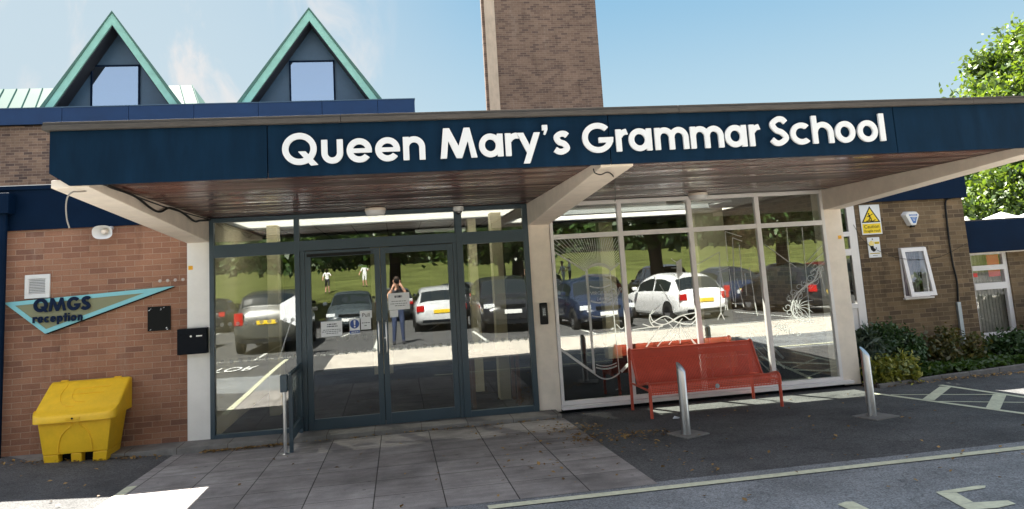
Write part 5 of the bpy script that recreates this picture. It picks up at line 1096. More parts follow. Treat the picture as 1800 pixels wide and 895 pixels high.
# ================================================================== RED BENCH
def mesh_metal(name, c):
    m = mat(name, c, 0.42, var=0.12, vscale=8); nt = m.node_tree; N = nt.nodes; L = nt.links; b = N['Principled BSDF']; out = N['Material Output']
    g = N.new('ShaderNodeNewGeometry'); s = N.new('ShaderNodeSeparateXYZ'); L.new(g.outputs['Position'], s.inputs[0])
    yz = N.new('ShaderNodeMath'); yz.operation = 'ADD'; L.new(s.outputs[1], yz.inputs[0]); L.new(s.outputs[2], yz.inputs[1])
    def cell(sk, p):
        d = N.new('ShaderNodeMath'); d.operation = 'DIVIDE'; L.new(sk, d.inputs[0]); d.inputs[1].default_value = p
        f = N.new('ShaderNodeMath'); f.operation = 'FRACT'; L.new(d.outputs[0], f.inputs[0]); c_ = N.new('ShaderNodeMath'); c_.operation = 'COMPARE'; L.new(f.outputs[0], c_.inputs[0]); c_.inputs[1].default_value = 0.5; c_.inputs[2].default_value = 0.23; return c_.outputs[0]
    a = N.new('ShaderNodeMath'); a.operation = 'MULTIPLY'; L.new(cell(s.outputs[0], 0.022), a.inputs[0]); L.new(cell(yz.outputs[0], 0.022), a.inputs[1])
    t = N.new('ShaderNodeBsdfTransparent'); mx_ = N.new('ShaderNodeMixShader'); L.new(a.outputs[0], mx_.inputs[0]); L.new(b.outputs[0], mx_.inputs[1]); L.new(t.outputs[0], mx_.inputs[2]); L.new(mx_.outputs[0], out.inputs[0]); return m
M['red_mesh'] = mesh_metal('red_perforated_steel', (0.62, 0.085, 0.045))
bn = thing('bench', 'red perforated steel bench with a curled back in front of the white window wall', 'bench', (6.62, -0.7, -0.06))
prof = [(-0.285, 0.60), (-0.283, 0.70), (-0.30, 0.742), (-0.335, 0.757), (-0.37, 0.738), (-0.39, 0.69), (-0.47, 0.54), (-0.55, 0.40), (-0.60, 0.325), (-0.64, 0.306), (-0.70, 0.312), (-0.88, 0.352), (-1.0, 0.378), (-1.055, 0.378), (-1.09, 0.358), (-1.105, 0.32), (-1.105, 0.235)]
pr = [tuple(p) for p in spl(prof, 4)]; bx0, bx1 = 5.735, 7.515
def sheet_x(name, pts, xs, t, m, par):
    mb = MB(); n = len(pts); nrm = []
    for i in range(n):
        d = Vector(pts[min(i+1, n-1)])-Vector(pts[max(i-1, 0)]); d = d.normalized(); nrm.append(Vector((-d.y, d.x))*t)
    v = [(x, p[0], p[1]) for x in xs for p in pts]+[(x, p[0]+q.x, p[1]+q.y) for x in xs for p, q in zip(pts, nrm)]; k = len(xs)*n
    f = []
    for a in range(len(xs)-1):
        for i in range(n-1):
            f.append((a*n+i, (a+1)*n+i, (a+1)*n+i+1, a*n+i+1)); f.append((k+a*n+i, k+a*n+i+1, k+(a+1)*n+i+1, k+(a+1)*n+i))
    return mb.add(v, f).build(name, m, par, smooth=True)
ib_ = next(i for i, p in enumerate(pr) if p[0] <= -0.64)
xs_ = [bx0, 6.3, 6.9, bx1]
sheet_x('backrest', pr[:ib_+1], xs_, 0.003, M['red_mesh'], bn); sheet_x('seat', pr[ib_:], xs_, 0.003, M['red_mesh'], bn)
for x in (bx0-0.012, bx1+0.012):
    MB().tube([(x, p[0], p[1]) for p in pr[4:]], 0.017, 8).build('end_frame', M['red'], bn, smooth=True)
    MB().tube([(x, -1.085, 0.33), (x+(0.0), -1.085, 0.1), (x, -1.085, gz(6, -1.085))], 0.021, 10).build('leg', M['red'], bn, smooth=True)
    MB().tube([(x, -0.30, 0.73), (x, -0.275, 0.40), (x, -0.27, gz(6, -0.27))], 0.021, 10).build('leg', M['red'], bn, smooth=True)
    MB().tube([(x, -0.275, 0.29), (x, -0.7, 0.29), (x, -1.08, 0.29)], 0.014, 8).build('stretcher', M['red'], bn, smooth=True)
MB().lathe((6.64, -1.107, 0.285), [(0.03, 0), (0.03, 0.004)], 'y', 18).build('badge', M['steel_flat'], bn)

# ================================================================== BOLLARDS
def bollard(x, y, pad, lab):
    z0 = gz(x, y); t = thing('bollard', lab, 'bollard', (x, y, z0), 'steel bollards in front of the window wall'); n = 28; v = []; r_ = 0.051
    for k in range(n): a = 2*math.pi*k/n; v.append((x+r_*math.cos(a), y+r_*math.sin(a), z0))
    for k in range(n):
        a = 2*math.pi*k/n; dx, dy = r_*math.cos(a), r_*math.sin(a); v.append((x+dx*0.97, y+dy*0.97, z0+0.755+dy*0.9-dx*0.65))
    MB().add(v, [(k, (k+1) % n, n+(k+1) % n, n+k) for k in range(n)]+[tuple(range(n, 2*n))]).build('post', M['steel'], t, smooth=True)
    m = MB(); p = [(a, b, gz(a, b)+0.004) for a, b in pad]; m.prism(p, (0, 0, 0.012)); m.build('base_pad', M['step'], t)
bollard(5.71, -2.30, [(5.54, -2.14), (5.84, -2.0), (5.96, -2.36), (5.63, -2.52)], 'short steel bollard with a slanted top directly in front of the bench')
bollard(8.02, -2.30, [(7.82, -2.2), (8.18, -2.1), (8.26, -2.46), (7.9, -2.56)], 'short steel bollard with a slanted top in front of the right column')

# ================================================================== GRIT BIN
gb = thing('grit_bin', 'yellow plastic grit bin with a sloping lid against the brick wall', 'grit bin', (-1.4, -0.35, 0.0)); bz = 0.0
Y_ = M['yellow']
bd_ = MB(); L0, L1, T0, T1 = -1.735, -1.03, -1.80, -0.965   # bottom and top x range
yb0, yb1, yt0, yt1 = -0.56, -0.10, -0.61, -0.06
def bodyx(z): s_ = (z-bz)/0.50; return L0+(T0-L0)*s_, L1+(T1-L1)*s_, yb0+(yt0-yb0)*s_, yb1+(yt1-yb1)*s_
def seg_body(z0, z1, fx0=None, fx1=None, inset=0.0):
    a = bodyx(z0); b = bodyx(z1)
    def X(t, q): return q[0]+(q[1]-q[0])*t
    f0 = 0 if fx0 is None else fx0; f1 = 1 if fx1 is None else fx1
    bd_.hexa([(X(f0, a), a[2]+inset, z0), (X(f1, a), a[2]+inset, z0), (X(f1, a), a[3], z0), (X(f0, a), a[3], z0), (X(f0, b), b[2]+inset, z1), (X(f1, b), b[2]+inset, z1), (X(f1, b), b[3], z1), (X(f0, b), b[3], z1)])
seg_body(bz+0.085, bz+0.50)
for f0, f1 in ((0.0, 0.235), (0.43, 0.60), (0.775, 1.0)): seg_body(bz-0.04, bz+0.0845, f0, f1)
bd_.build('body', Y_, gb, bevel=0.012)
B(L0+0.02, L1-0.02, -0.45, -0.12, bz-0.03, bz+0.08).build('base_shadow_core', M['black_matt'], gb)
ml = MB()
def ff_(u, z, d=0.004): q = bodyx(z); return (q[0]+(q[1]-q[0])*u, q[2]-d, z)
arch = [ff_(0.245, bz+0.09), ff_(0.25, bz+0.16), ff_(0.27, bz+0.24), ff_(0.32, bz+0.32), ff_(0.385, bz+0.375), ff_(0.44, bz+0.405), ff_(0.455, bz+0.43), ff_(0.45, bz+0.475)]
arch2 = [ff_(0.765, bz+0.09), ff_(0.755, bz+0.16), ff_(0.735, bz+0.24), ff_(0.69, bz+0.32), ff_(0.64, bz+0.375), ff_(0.59, bz+0.405), ff_(0.57, bz+0.43), ff_(0.575, bz+0.475)]
for p in (arch, arch2): ml.tube(spl(p, 4), 0.009, 6)
ml.build('arch_moulding', Y_, gb, smooth=True)
lid = MB(); lx0, lx1 = -1.865, -0.915
lp_ = [(-0.03, 0.50), (-0.03, 0.885), (-0.075, 0.895), (-0.13, 0.87), (-0.50, 0.62), (-0.60, 0.565), (-0.66, 0.545), (-0.672, 0.53), (-0.672, 0.47), (-0.655, 0.465), (-0.640, 0.50)]
RC = 0.12; secs = []
offs = [RC*(1-math.cos(R(a))) for a in (0, 12, 25, 40, 55, 72, 90)]
for d in offs+[(lx1-lx0)-q for q in offs[::-1]]:
    e_ = min(d, (lx1-lx0)-d); sh_ = RC*(1-math.sqrt(max(0, 1-(1-e_/RC)**2))) if e_ < RC else 0.0
    sq = 0.02*(1-math.sqrt(max(0, 1-(1-e_/0.03)**2))) if e_ < 0.03 else 0.0
    secs.append([(lx0+d, y+(sh_ if y < -0.55 else sh_*0.75 if y < -0.45 else 0), z+bz+(sh_*0.55 if y < -0.45 and z > 0.52 else 0)-(sq if z > 0.55 else 0)) for y, z in lp_])
n_ = len(lp_); lid.add([p for q in secs for p in q], [(a*n_+i_, a*n_+(i_+1) % n_, (a+1)*n_+(i_+1) % n_, (a+1)*n_+i_) for a in range(len(secs)-1) for i_ in range(n_)]+[tuple(range(n_)), tuple((len(secs)-1)*n_+i_ for i_ in range(n_))])
ld = lid.build('lid', Y_, gb, smooth=True)
def lidp(u, s_, d=0.004): y = -0.15+(-0.52+0.15)*s_; z = 0.856+(0.606-0.856)*s_; return (lx0+(lx1-lx0)*u, y-d*0.55, z+bz+d*0.83)
l2 = MB()
l2.tube(spl([lidp(.24, 0.0), lidp(.215, .3), lidp(.22, .5), lidp(.27, .75), lidp(.36, .9), lidp(.46, .93)], 5), 0.005, 6)
l2.tube([lidp(.80, .18), lidp(.36, .20), lidp(.355, .42), lidp(.74, .42)], 0.005, 6); l2.tube(spl([lidp(.355, .42), lidp(.38, .6), lidp(.45, .74), lidp(.56, .76)], 5), 0.005, 6)
l2.build('lid_moulding', Y_, ld, smooth=True)
B(-1.46, -1.30, -0.684, -0.6725, 0.492, 0.527).build('hasp', Y_, ld, bevel=0.006); MB().lathe((-1.38, -0.6845, 0.51), [(0.012, 0), (0.012, 0.006)], 'y', 12).build('bolt', M['black'], ld)
for x in (-1.72, -1.08): B(x-0.04, x+0.04, -0.07, -0.022, 0.893, 0.906).build('hinge', Y_, ld, bevel=0.004)

# ================================================================== PLANTING
def clumpy(rng, c, rad, n, nc, spread, flat=1.0, shell=0.75):
    """leaf positions gathered in clumps through an ellipsoid"""
    d = rng.normal(size=(nc, 3)); d /= np.linalg.norm(d, axis=1)[:, None]
    r_ = rng.uniform(shell, 1.0, (nc, 1))**0.6; cc = d*r_*np.array(rad)
    k = rng.integers(0, nc, n); w = rng.uniform(0.6, 1.4, nc)[k][:, None]
    g = rng.normal(size=(n, 3))*spread*w; return cc[k]+g+np.array(c), cc+np.array(c)
rng = np.random.default_rng(5)
def bush(name, lab, c, rad, n, nc, spread, size, m, shell=0.75, up_=0.4, stems=5, aspect=1.7):
    base = Vector((c[0], c[1], c[2]-rad[2]*0.75)); t = thing(name, lab, 'shrub', base)
    P, cc = clumpy(rng, c, rad, n, nc, spread, shell=shell); P = P[P[:, 2] > base.z-0.02]; leaf_mesh('foliage', P, size, m, t, rng, up_, aspect)
    sm = MB()
    for k in range(stems): q = cc[k % len(cc)]; sm.tube([base+Vector((rng.uniform(-.05, .05), rng.uniform(-.05, .05), -0.05)), base.lerp(Vector(q), 0.5)+Vector((0, 0, .05)), Vector(q)], [0.014, 0.01, 0.004], 5)
    sm.build('stem', M['bark'], t); return t
bush('hebe_bush', 'large dark green rounded bush in the bed beside the right column', (10.15, 0.42, 0.26), (0.56, 0.42, 0.44), 9000, 110, 0.055, 0.045, M['leaf_hebe'], shell=0.8)
bush('spiky_shrub', 'grey-green spiky shrub between the right column and the dark rounded bush', (9.68, 0.20, 0.22), (0.20, 0.2, 0.40), 1800, 30, 0.05, 0.055, M['leaf_grey'], up_=0.0, aspect=4.5)
bush('variegated_shrub', 'yellow and green variegated shrub at the front edge of the bed', (9.86, -0.10, 0.10), (0.42, 0.17, 0.22), 2400, 46, 0.05, 0.05, M['leaf_yellow'], shell=0.5)
bush('rusty_shrub', 'rust and green twiggy shrub below the cable conduit', (11.55, 0.62, 0.24), (0.42, 0.3, 0.34), 2600, 42, 0.06, 0.05, M['leaf_rust'], shell=0.4, stems=9)
bush('low_shrub', 'low spreading dark green shrub under the far wing window', (13.1, 0.85, 0.12), (0.75, 0.4, 0.24), 3600, 50, 0.06, 0.055, M['leaf_hebe'], shell=0.6)
bush('laurel_bush', 'tall dark glossy bush at the right edge in front of the far wing', (13.78, 0.85, 0.42), (0.36, 0.35, 0.5), 3000, 44, 0.07, 0.075, M['leaf_mid'], shell=0.6)
# low leafy ground cover
n = 4200; xg = rng.uniform(10.0, 14.5, n); yg = np.empty(n); zg = np.empty(n)
be = np.array(bed_edge); ye = np.interp(xg, be[:, 0], be[:, 1]); yg = ye+0.03+np.abs(rng.normal(size=n))*0.34; hgt = 0.10*(0.5+0.5*np.sin(xg*5+1.0)*np.sin(yg*9+xg*2)); zg = -0.02+rng.uniform(0.0, 1.0, n)*(0.05+hgt)
gcv = leaf_mesh('ground_cover', np.stack([xg, yg, zg], 1), 0.06, M['leaf_mid'], None, rng, 1.2); tag(gcv, 'low green leafy ground cover filling the flower bed', 'ground cover', kind='stuff')
# dead leaves on the ground
L_ = []
def drift(x0, x1, y0, y1, n, zz=0.014):
    for _ in range(n):
        x = rng.uniform(x0, x1); y = rng.normal((y0+y1)/2, (y1-y0)/2.6); L_.append((x, y, gz(x, y)+zz+rng.uniform(0, 0.012)))
drift(0.05, 1.12, -0.54, -0.43, 240, 0.018); drift(1.2, 4.6, -0.47, -0.43, 90); drift(4.25, 5.0, -1.55, -1.05, 110); drift(4.4, 5.0, -2.3, -1.7, 90); drift(5.0, 5.6, -2.2, -1.85, 90); drift(-2.4, -0.4, -0.62, -0.40, 130); drift(9.3, 12.6, -0.32, -0.12, 300); drift(3.4, 4.7, -3.6, -0.7, 70); drift(5.0, 9.0, -3.8, -0.8, 70); drift(0, 4.6, -4, -0.8, 50); drift(-2.3, -0.4, -3.0, -0.8, 20); drift(4.7, 5.4, -4.2, -1.0, 50); drift(5.0, 8.0, -8.0, -4.4, 26)
lt_ = leaf_mesh('leaf_litter', np.array(L_), 0.034, M['leaf_litter'], None, rng, 4.0, 1.4); tag(lt_, 'scattered dead brown leaves along the step, paving edge and kerb', 'dead leaves', kind='stuff')
pp_ = gp(1188, 737); px_ = MB(); px_.add([(pp_.x-.05, pp_.y-.02, pp_.z+.018), (pp_.x+.01, pp_.y-.05, pp_.z+.03), (pp_.x+.06, pp_.y, pp_.z+.017), (pp_.x+.0, pp_.y+.04, pp_.z+.034)], [(0, 1, 2, 3)]); px_.add([(pp_.x-.05, pp_.y-.02, pp_.z+.012), (pp_.x+.01, pp_.y-.05, pp_.z+.016), (pp_.x+.06, pp_.y, pp_.z+.012), (pp_.x+.0, pp_.y+.04, pp_.z+.020)], [(3, 2, 1, 0)])
tag(px_.build('crumpled_paper', M['paper']), 'scrap of crumpled white paper on the tarmac below the bench', 'litter')

def tree(name, lab, base, H, crown, n, nc, spread, size, m, tr=0.22, seed=1, group=None, limbs=16, shell=0.45, low=None):
    rg_ = np.random.default_rng(seed); t = thing(name, lab, 'tree', base, group); b = Vector(base); c = b+Vector((0, 0, crown[3]))
    P, cc = clumpy(rg_, c, crown[:3], n, nc, spread, shell=shell)
    if low is not None: P = P[P[:, 2] > low]
    leaf_mesh('crown', P, size, m, t, rg_, 0.3)
    tk_ = MB(); fork = b+Vector((rg_.uniform(-.2, .2), rg_.uniform(-.2, .2), H*0.38)); tk_.tube([b-Vector((0, 0, .3)), b+Vector((0, 0, .3)), b.lerp(fork, .6), fork, c+Vector((0, 0, crown[2]*0.3))], [tr*1.5, tr*1.1, tr*.9, tr*.8, tr*.25], 10)
    for k in range(limbs):
        q = Vector(cc[k*len(cc)//limbs]); st_ = fork.lerp(c, rg_.uniform(0, .7)); md = st_.lerp(q, .5)+Vector((0, 0, rg_.uniform(-.2, .5))); tk_.tube([st_, md, q], [tr*.38, tr*.24, tr*.07], 6)
    tk_.build('trunk', M['bark'], t, smooth=True); return t
tree('leafy_tree', 'bright yellow-green tree rising behind the far wing at the right edge', (32.4, 18, -0.3), 8, (5.0, 5.0, 5.1, 7.1), 52000, 230, 0.40, 0.17, M['leaf_tree'], 0.32, 21, limbs=40, shell=0.35)
tree('leafy_tree', 'shorter yellow-green tree behind the pale pyramid roof-lights', (28.6, 17.5, -0.3), 4, (3.6, 3.5, 2.2, 3.6), 26000, 110, 0.34, 0.16, M['leaf_tree'], 0.2, 22, limbs=24, shell=0.3)

# ================================================================== CAR PARK, LAWN AND TREES (seen in the glass)
for k, (x, y, h, r_) in enumerate(((2.4, -28.5, 9, 5.0), (14.3, -22.3, 9, 4.6), (-7, -29, 10, 5.2), (24, -29, 9, 5.0), (9.2, -31, 10, 4.2), (-17, -30, 9, 5.0), (33, -27, 9, 4.8), (-1.6, -23.2, 7, 3.6), (7.4, -23.0, 7, 3.4), (19.5, -21.0, 7, 3.6))):
    tree('parkland_tree', ('dark green spreading tree beside the car park, seen in the glass above the silver car', 'dark tree with a thick trunk behind the white car seen in the glass', 'dark tree at the edge of the lawn beyond the left parked cars', 'dark tree beside the lawn right of the white car', 'dark green tree between the two middle parked rows and the lawn', 'dark tree far along the left of the car park', 'dark tree far along the right of the car park', 'low-branched tree between the grey off-roader and the dark saloon', 'low-branched tree behind the large black off-roader', 'low-branched tree behind the red hatchback at the right end')[k], (x, y, lawn_z(x, y) if y < -30 else 0.05), h, (r_, r_, 2.9, 6.0 if k < 7 else 5.0), (9000 if k < 7 else 12000), 80, 0.42, (0.32 if k < 7 else 0.2), M['leaf_dark'] if k in (2, 3, 5, 6) else M['leaf_mid'], 0.34 if k < 7 else 0.2, 40+k, 'trees along the car park', 14, 0.3, 2.75 if k not in (1, 7, 8, 9) else 2.45)
# wooded edge beyond the lawn
n = 60000; xw = rng.uniform(-110, 110, n); hw_ = 7+3*np.sin(xw*0.21)+2*np.sin(xw*0.53+1); zw = rng.uniform(0, 1, n)*hw_; yw = -95+rng.normal(size=n)*2.0+np.sin(xw*0.4)*2; zb_ = lawn_z(0, -95)
wd_ = leaf_mesh('woodland', np.stack([xw, yw, zw+zb_-0.5], 1), 0.8, leafmat('leaf_woodland', (0.018, 0.04, 0.012), (0.05, 0.085, 0.022), 0.2), None, rng, 0.3); tag(wd_, 'dark belt of woodland beyond the lawn', 'woodland', kind='stuff')

def paint(name, c): return mat(name, c, 0.28, var=0.04, coat=0.6, spec=0.5)
CG = mat('car_glass', (0.015, 0.02, 0.022), 0.05, spec=0.8); CT = mat('tyre', (0.015, 0.015, 0.015), 0.85); CR = mat('alloy_rim', (0.5, 0.5, 0.52), 0.35, metal=0.8); CL = mat('head_lamp', (0.75, 0.78, 0.8), 0.1, spec=0.8); CTL = mat('tail_lamp', (0.45, 0.01, 0.01), 0.15); CPY_ = mat('yellow_plate', (0.80, 0.55, 0.02), 0.5); CPW = mat('white_plate', (0.80, 0.80, 0.78), 0.5)
SEC = {'hatch': [(0, .78, .36, .60, .62, .9), (.02, .92, .28, .80, .83, .9), (.055, .97, .24, .93, .99, .86), (.15, 1, .20, .95, 1.36, .74), (.28, 1, .18, .95, 1.47, .74), (.48, 1, .18, .94, 1.50, .74), (.62, .99, .18, .93, 1.40, .74), (.75, .98, .18, .93, .99, .88), (.87, .96, .20, .84, .88, .88), (.96, .90, .24, .68, .71, .86), (1, .76, .34, .54, .56, .8)],
       'suv': [(0, .80, .45, .72, .75, .9), (.02, .94, .36, 1.0, 1.05, .88), (.05, .98, .30, 1.06, 1.25, .80), (.10, 1, .28, 1.07, 1.62, .76), (.28, 1, .26, 1.07, 1.72, .76), (.48, 1, .26, 1.06, 1.72, .76), (.61, .99, .26, 1.05, 1.60, .76), (.73, .98, .26, 1.04, 1.12, .88), (.87, .97, .28, .98, 1.01, .88), (.965, .92, .32, .84, .88, .88), (1, .8, .42, .66, .70, .82)],
       'saloon': [(0, .78, .36, .66, .69, .9), (.025, .93, .28, .88, .91, .9), (.10, .98, .24, .95, .98, .88), (.18, .99, .20, .95, 1.02, .84), (.30, 1, .18, .95, 1.38, .74), (.46, 1, .18, .94, 1.45, .74), (.58, .99, .18, .93, 1.38, .74), (.71, .98, .18, .92, .98, .88), (.86, .96, .20, .84, .87, .88), (.96, .90, .24, .68, .71, .86), (1, .76, .34, .54, .56, .8)]}
def car(kind, lab, paintm, loc, rz, L=4.2, Wd=1.78, s=1.0):
    t = thing('parked_car', lab, 'car', (0, 0, 0), 'cars in the car park facing the entrance'); S = SEC[kind]; xs = [a[0] for a in S]
    def sec(u):
        for i in range(len(S)-1):
            if u <= S[i+1][0] or i == len(S)-2: break
        f = (u-S[i][0])/(S[i+1][0]-S[i][0]); f = max(0, min(1, f)); g0 = S[max(i-1, 0)]; a, b = S[i], S[i+1]; g1 = S[min(i+2, len(S)-1)]; o = []
        for k in range(1, 6):
            da = (b[k]-g0[k])/max(b[0]-g0[0], 1e-6)*(b[0]-a[0])*0.5; db = (g1[k]-a[k])/max(g1[0]-a[0], 1e-6)*(b[0]-a[0])*0.5; h = f*f*(3-2*f)
            o.append(a[k]+(b[k]-a[k])*(0.45*f+0.55*h))
        return o
    def ring(u):
        hw, zb, zs, zr, rf = sec(u); hw *= Wd/2; rw = hw*rf; z = lambda q: q*s
        h = [(0, zb), (.80*hw, zb), (.97*hw, zb+.10), (hw, zb+(zs-zb)*.55), (.985*hw, zs-.06), (.945*hw, zs), (rw+.02, zr-.075), (rw*.90, zr-.022), (rw*.6, zr+.008), (0, zr+.02)]
        return [(a, z(b)) for a, b in h]
    N_ = 46; v = []; f = []; us = [i/N_ for i in range(N_+1)]
    for u in us:
        h = ring(u); full = h+[(-a, b) for a, b in h[-2:0:-1]]; v += [((u-.5)*L, a, b) for a, b in full]
    m_ = len(full)
    for i in range(N_):
        for k in range(m_): f.append((i*m_+k, i*m_+(k+1) % m_, (i+1)*m_+(k+1) % m_, (i+1)*m_+k))
    f += [tuple(range(m_)), tuple(N_*m_+k for k in range(m_))]
    MB().add(v, f).build('body', paintm, t, smooth=True)
    def strip(u0, u1, pts, name, n=6, off=0.010):
        m = MB(); vv = []
        for i in range(n+1):
            u = u0+(u1-u0)*i/n; h = ring(u); row = []
            for (k, fr_, sg) in pts: a, b = h[k], h[k+1]; row.append(((u-.5)*L, sg*(a[0]+(b[0]-a[0])*fr_)*1.0+sg*off*(1 if k < 7 else .3), a[1]+(b[1]-a[1])*fr_+off*(.4 if k < 7 else 1)))
            vv += row
        q = len(pts); m.add(vv, [(i*q+j, (i+1)*q+j, (i+1)*q+j+1, i*q+j+1) for i in range(n) for j in range(q-1)]); return m.build(name, CG, t)
    wu = {'hatch': (.15, .66), 'suv': (.10, .66), 'saloon': (.27, .63)}[kind]; mid = sum(wu)/2
    for sg in (1, -1): strip(wu[0]+.02, mid-.01, [(5, .10, sg), (5, .86, sg)], 'window'); strip(mid+.01, wu[1], [(5, .10, sg), (5, .86, sg)], 'window')
    for sg in (1, -1):
        for u_ in (mid, wu[1]+.015, wu[0]+.10): so__ = strip(u_-.0022, u_+.0022, [(2, .2, sg), (3, .5, sg), (4, .5, sg), (5, .02, sg)], 'door_seam', 1, .006); so__.data.materials[0] = M['black_matt']
        sl_ = strip(.27, .72, [(1, .75, sg), (2, .12, sg)], 'sill', 4, .008); sl_.data.materials[0] = M['black_matt']
    ru = {'hatch': (.062, .145), 'suv': (.052, .098), 'saloon': (.19, .29)}[kind]; fu = {'hatch': (.635, .745), 'suv': (.62, .725), 'saloon': (.595, .705)}[kind]
    for u0, u1, nm in ((*ru, 'rear_window'), (*fu, 'windscreen')): strip(u0, u1, [(6, .55, 1), (7, 0, 1), (8, 0, 1), (8, .999, 1), (8, 0, -1), (7, 0, -1), (6, .55, -1)], nm)
    for ux in (.185, .80):
        for sg in (1, -1):
            c = ((ux-.5)*L, sg*(Wd/2-.09), .32*s); w = MB()
            w.v = []; ring_ = [(.20, -.10), (.31, -.10), (.325, -.06), (.325, .06), (.31, .10), (.20, .10)]; n = 22
            for rr_, h in ring_:
                for k in range(n): a = 2*math.pi*k/n; w.v.append((c[0]+rr_*s*math.cos(a), c[1]+h, c[2]+rr_*s*math.sin(a)))
            w.f = [(i*n+k, i*n+(k+1) % n, (i+1)*n+(k+1) % n, (i+1)*n+k) for i in range(5) for k in range(n)]; wo = w.build('wheel', CT, t)
            rm_ = MB()
            for hh_ in (sg*.085,):
                rm_.add([(c[0]+.2*s*math.cos(2*math.pi*k/n), c[1]+hh_, c[2]+.2*s*math.sin(2*math.pi*k/n)) for k in range(n)], [tuple(range(n))])
            rm_.build('rim', CR, wo)
            ar = MB(); ar.add([(c[0]+.375*s*math.cos(math.pi*k/14), sg*(Wd/2*1.004), c[2]+.375*s*math.sin(math.pi*k/14)) for k in range(15)], [tuple(range(15))]); ar.build('wheel_arch', M['black_matt'], t)
    def onend(u, y, z, w, h, m, nm, d=.03):
        x = (u-.5)*L; B(x-d, x+d, y-w/2, y+w/2, z-h/2, z+h/2).build(nm, m, t, bevel=.012)
    k = {'hatch': .78, 'suv': .98, 'saloon': .82}[kind]*s; q = {'hatch': .62, 'suv': .80, 'saloon': .64}[kind]*s
    for sg in (1, -1): onend(.016, sg*Wd*.40, k, .24, .20 if kind != 'suv' else .34, CTL, 'tail_lamp', .05); onend(.968, sg*Wd*.37, q+.02, .32, .13, CL, 'head_lamp', .06)
    onend(.004, 0, k-.12, .53, .115, CPY_, 'rear_plate', .035); onend(.999, 0, q-.16, .53, .115, CPW, 'front_plate', .03); onend(.995, 0, q, .75, .10, M['black'], 'grille', .03); onend(.992, 0, .34*s, 1.2, .12, M['black_matt'], 'lower_grille', .02); onend(.004, 0, .36*s, 1.3, .10, M['black_matt'], 'rear_valance', .02)
    for sg in (1, -1): x = (.645-.5)*L; B(x-.07, x+.05, sg*(Wd/2+.09)-.08, sg*(Wd/2+.09)+.08, 1.0*s, 1.12*s).build('mirror', paintm, t, bevel=.03)
    t.location = loc; t.rotation_euler = (0, 0, rz); return t
PW = paint('white_paint', (0.82, 0.82, 0.82)); PS = paint('silver_paint', (0.50, 0.51, 0.52)); PB = paint('black_paint', (0.012, 0.013, 0.016)); PN = paint('navy_paint', (0.015, 0.025, 0.055)); PR = paint('red_paint', (0.45, 0.02, 0.02)); PM = paint('maroon_paint', (0.12, 0.015, 0.02)); PG = paint('grey_paint', (0.055, 0.058, 0.052)); PT = paint('teal_grey_paint', (0.06, 0.075, 0.085))
Gz = 0.136; UP = R(-90); DN = R(90)       # nose away from / towards the building
car('suv', 'grey off-roader parked with its rear to the entrance, reflected in the left sidelight', PG, (-1.05, -13.4, Gz), UP, 4.6, 1.85)
car('hatch', 'white hatchback parked behind the grey off-roader at the left', PW, (-4.3, -14.0, Gz), UP)
car('saloon', 'dark saloon parked nose towards the building left of the silver hatchback', PT, (0.75, -20.2, Gz), DN, 4.5)
car('hatch', 'silver hatchback parked with its rear to the entrance doors', PS, (4.0, -17.0, Gz), UP, 4.2)
car('suv', 'large black off-roader parked nose first beside the photographer', PB, (6.0, -14.4, Gz), DN, 4.6, 1.9)
car('hatch', 'dark hatchback in the far row with a yellow plate, left of its twin', PB, (5.9, -30.2, Gz), UP); car('saloon', 'navy saloon in the far row right of the dark hatchback', PN, (8.0, -30.4, Gz), UP)
car('hatch', 'black hatchback parked with its rear to the window wall left of the navy car', PB, (8.15, -19.0, Gz), UP)
car('hatch', 'navy hatchback parked nose towards the window wall beside the white car', PN, (8.6, -12.9, Gz), DN, 4.3)
car('hatch', 'white sporty hatchback parked askew with its rear to the window wall', PW, (11.6, -13.6, Gz-.05), R(-98), 4.3, 1.84)
car('hatch', 'red hatchback in the back row between dark cars', PR, (12.3, -26.0, Gz), UP); car('suv', 'maroon off-roader in the back row behind the white car', PM, (15.0, -24.5, Gz), UP, 4.5)
car('hatch', 'dark blue hatchback parked with its rear to the building right of the white car', PN, (14.9, -17.0, Gz), UP); car('hatch', 'silver hatchback in the back row at the right', PS, (18.2, -24.4, Gz), UP); car('hatch', 'maroon hatchback parked at the right end of the car park', PM, (19.4, -17.5, Gz), UP); car('saloon', 'black saloon in the back row beyond the silver hatchback', PB, (-2.2, -24.5, Gz), UP)

car('saloon', 'dark grey saloon in the middle row left of the black off-roader', PT, (2.4, -25.6, Gz), UP); car('hatch', 'black hatchback in the middle row behind the silver hatchback', PB, (5.2, -25.0, Gz), UP); car('suv', 'dark off-roader in the middle row between the black cars and the trees', PT, (9.2, -24.6, Gz), UP); car('saloon', 'black saloon in the far row at the left', PB, (-5.6, -25.4, Gz), UP); car('hatch', 'grey hatchback beside the maroon one at the right end of the car park', PG, (22.4, -17.8, Gz), UP); car('hatch', 'navy hatchback in the back row at the far right', PN, (21.6, -24.8, Gz), UP); car('hatch', 'black hatchback in the nearest row right of the white sporty car', PB, (15.4, -12.6, Gz), R(-96))
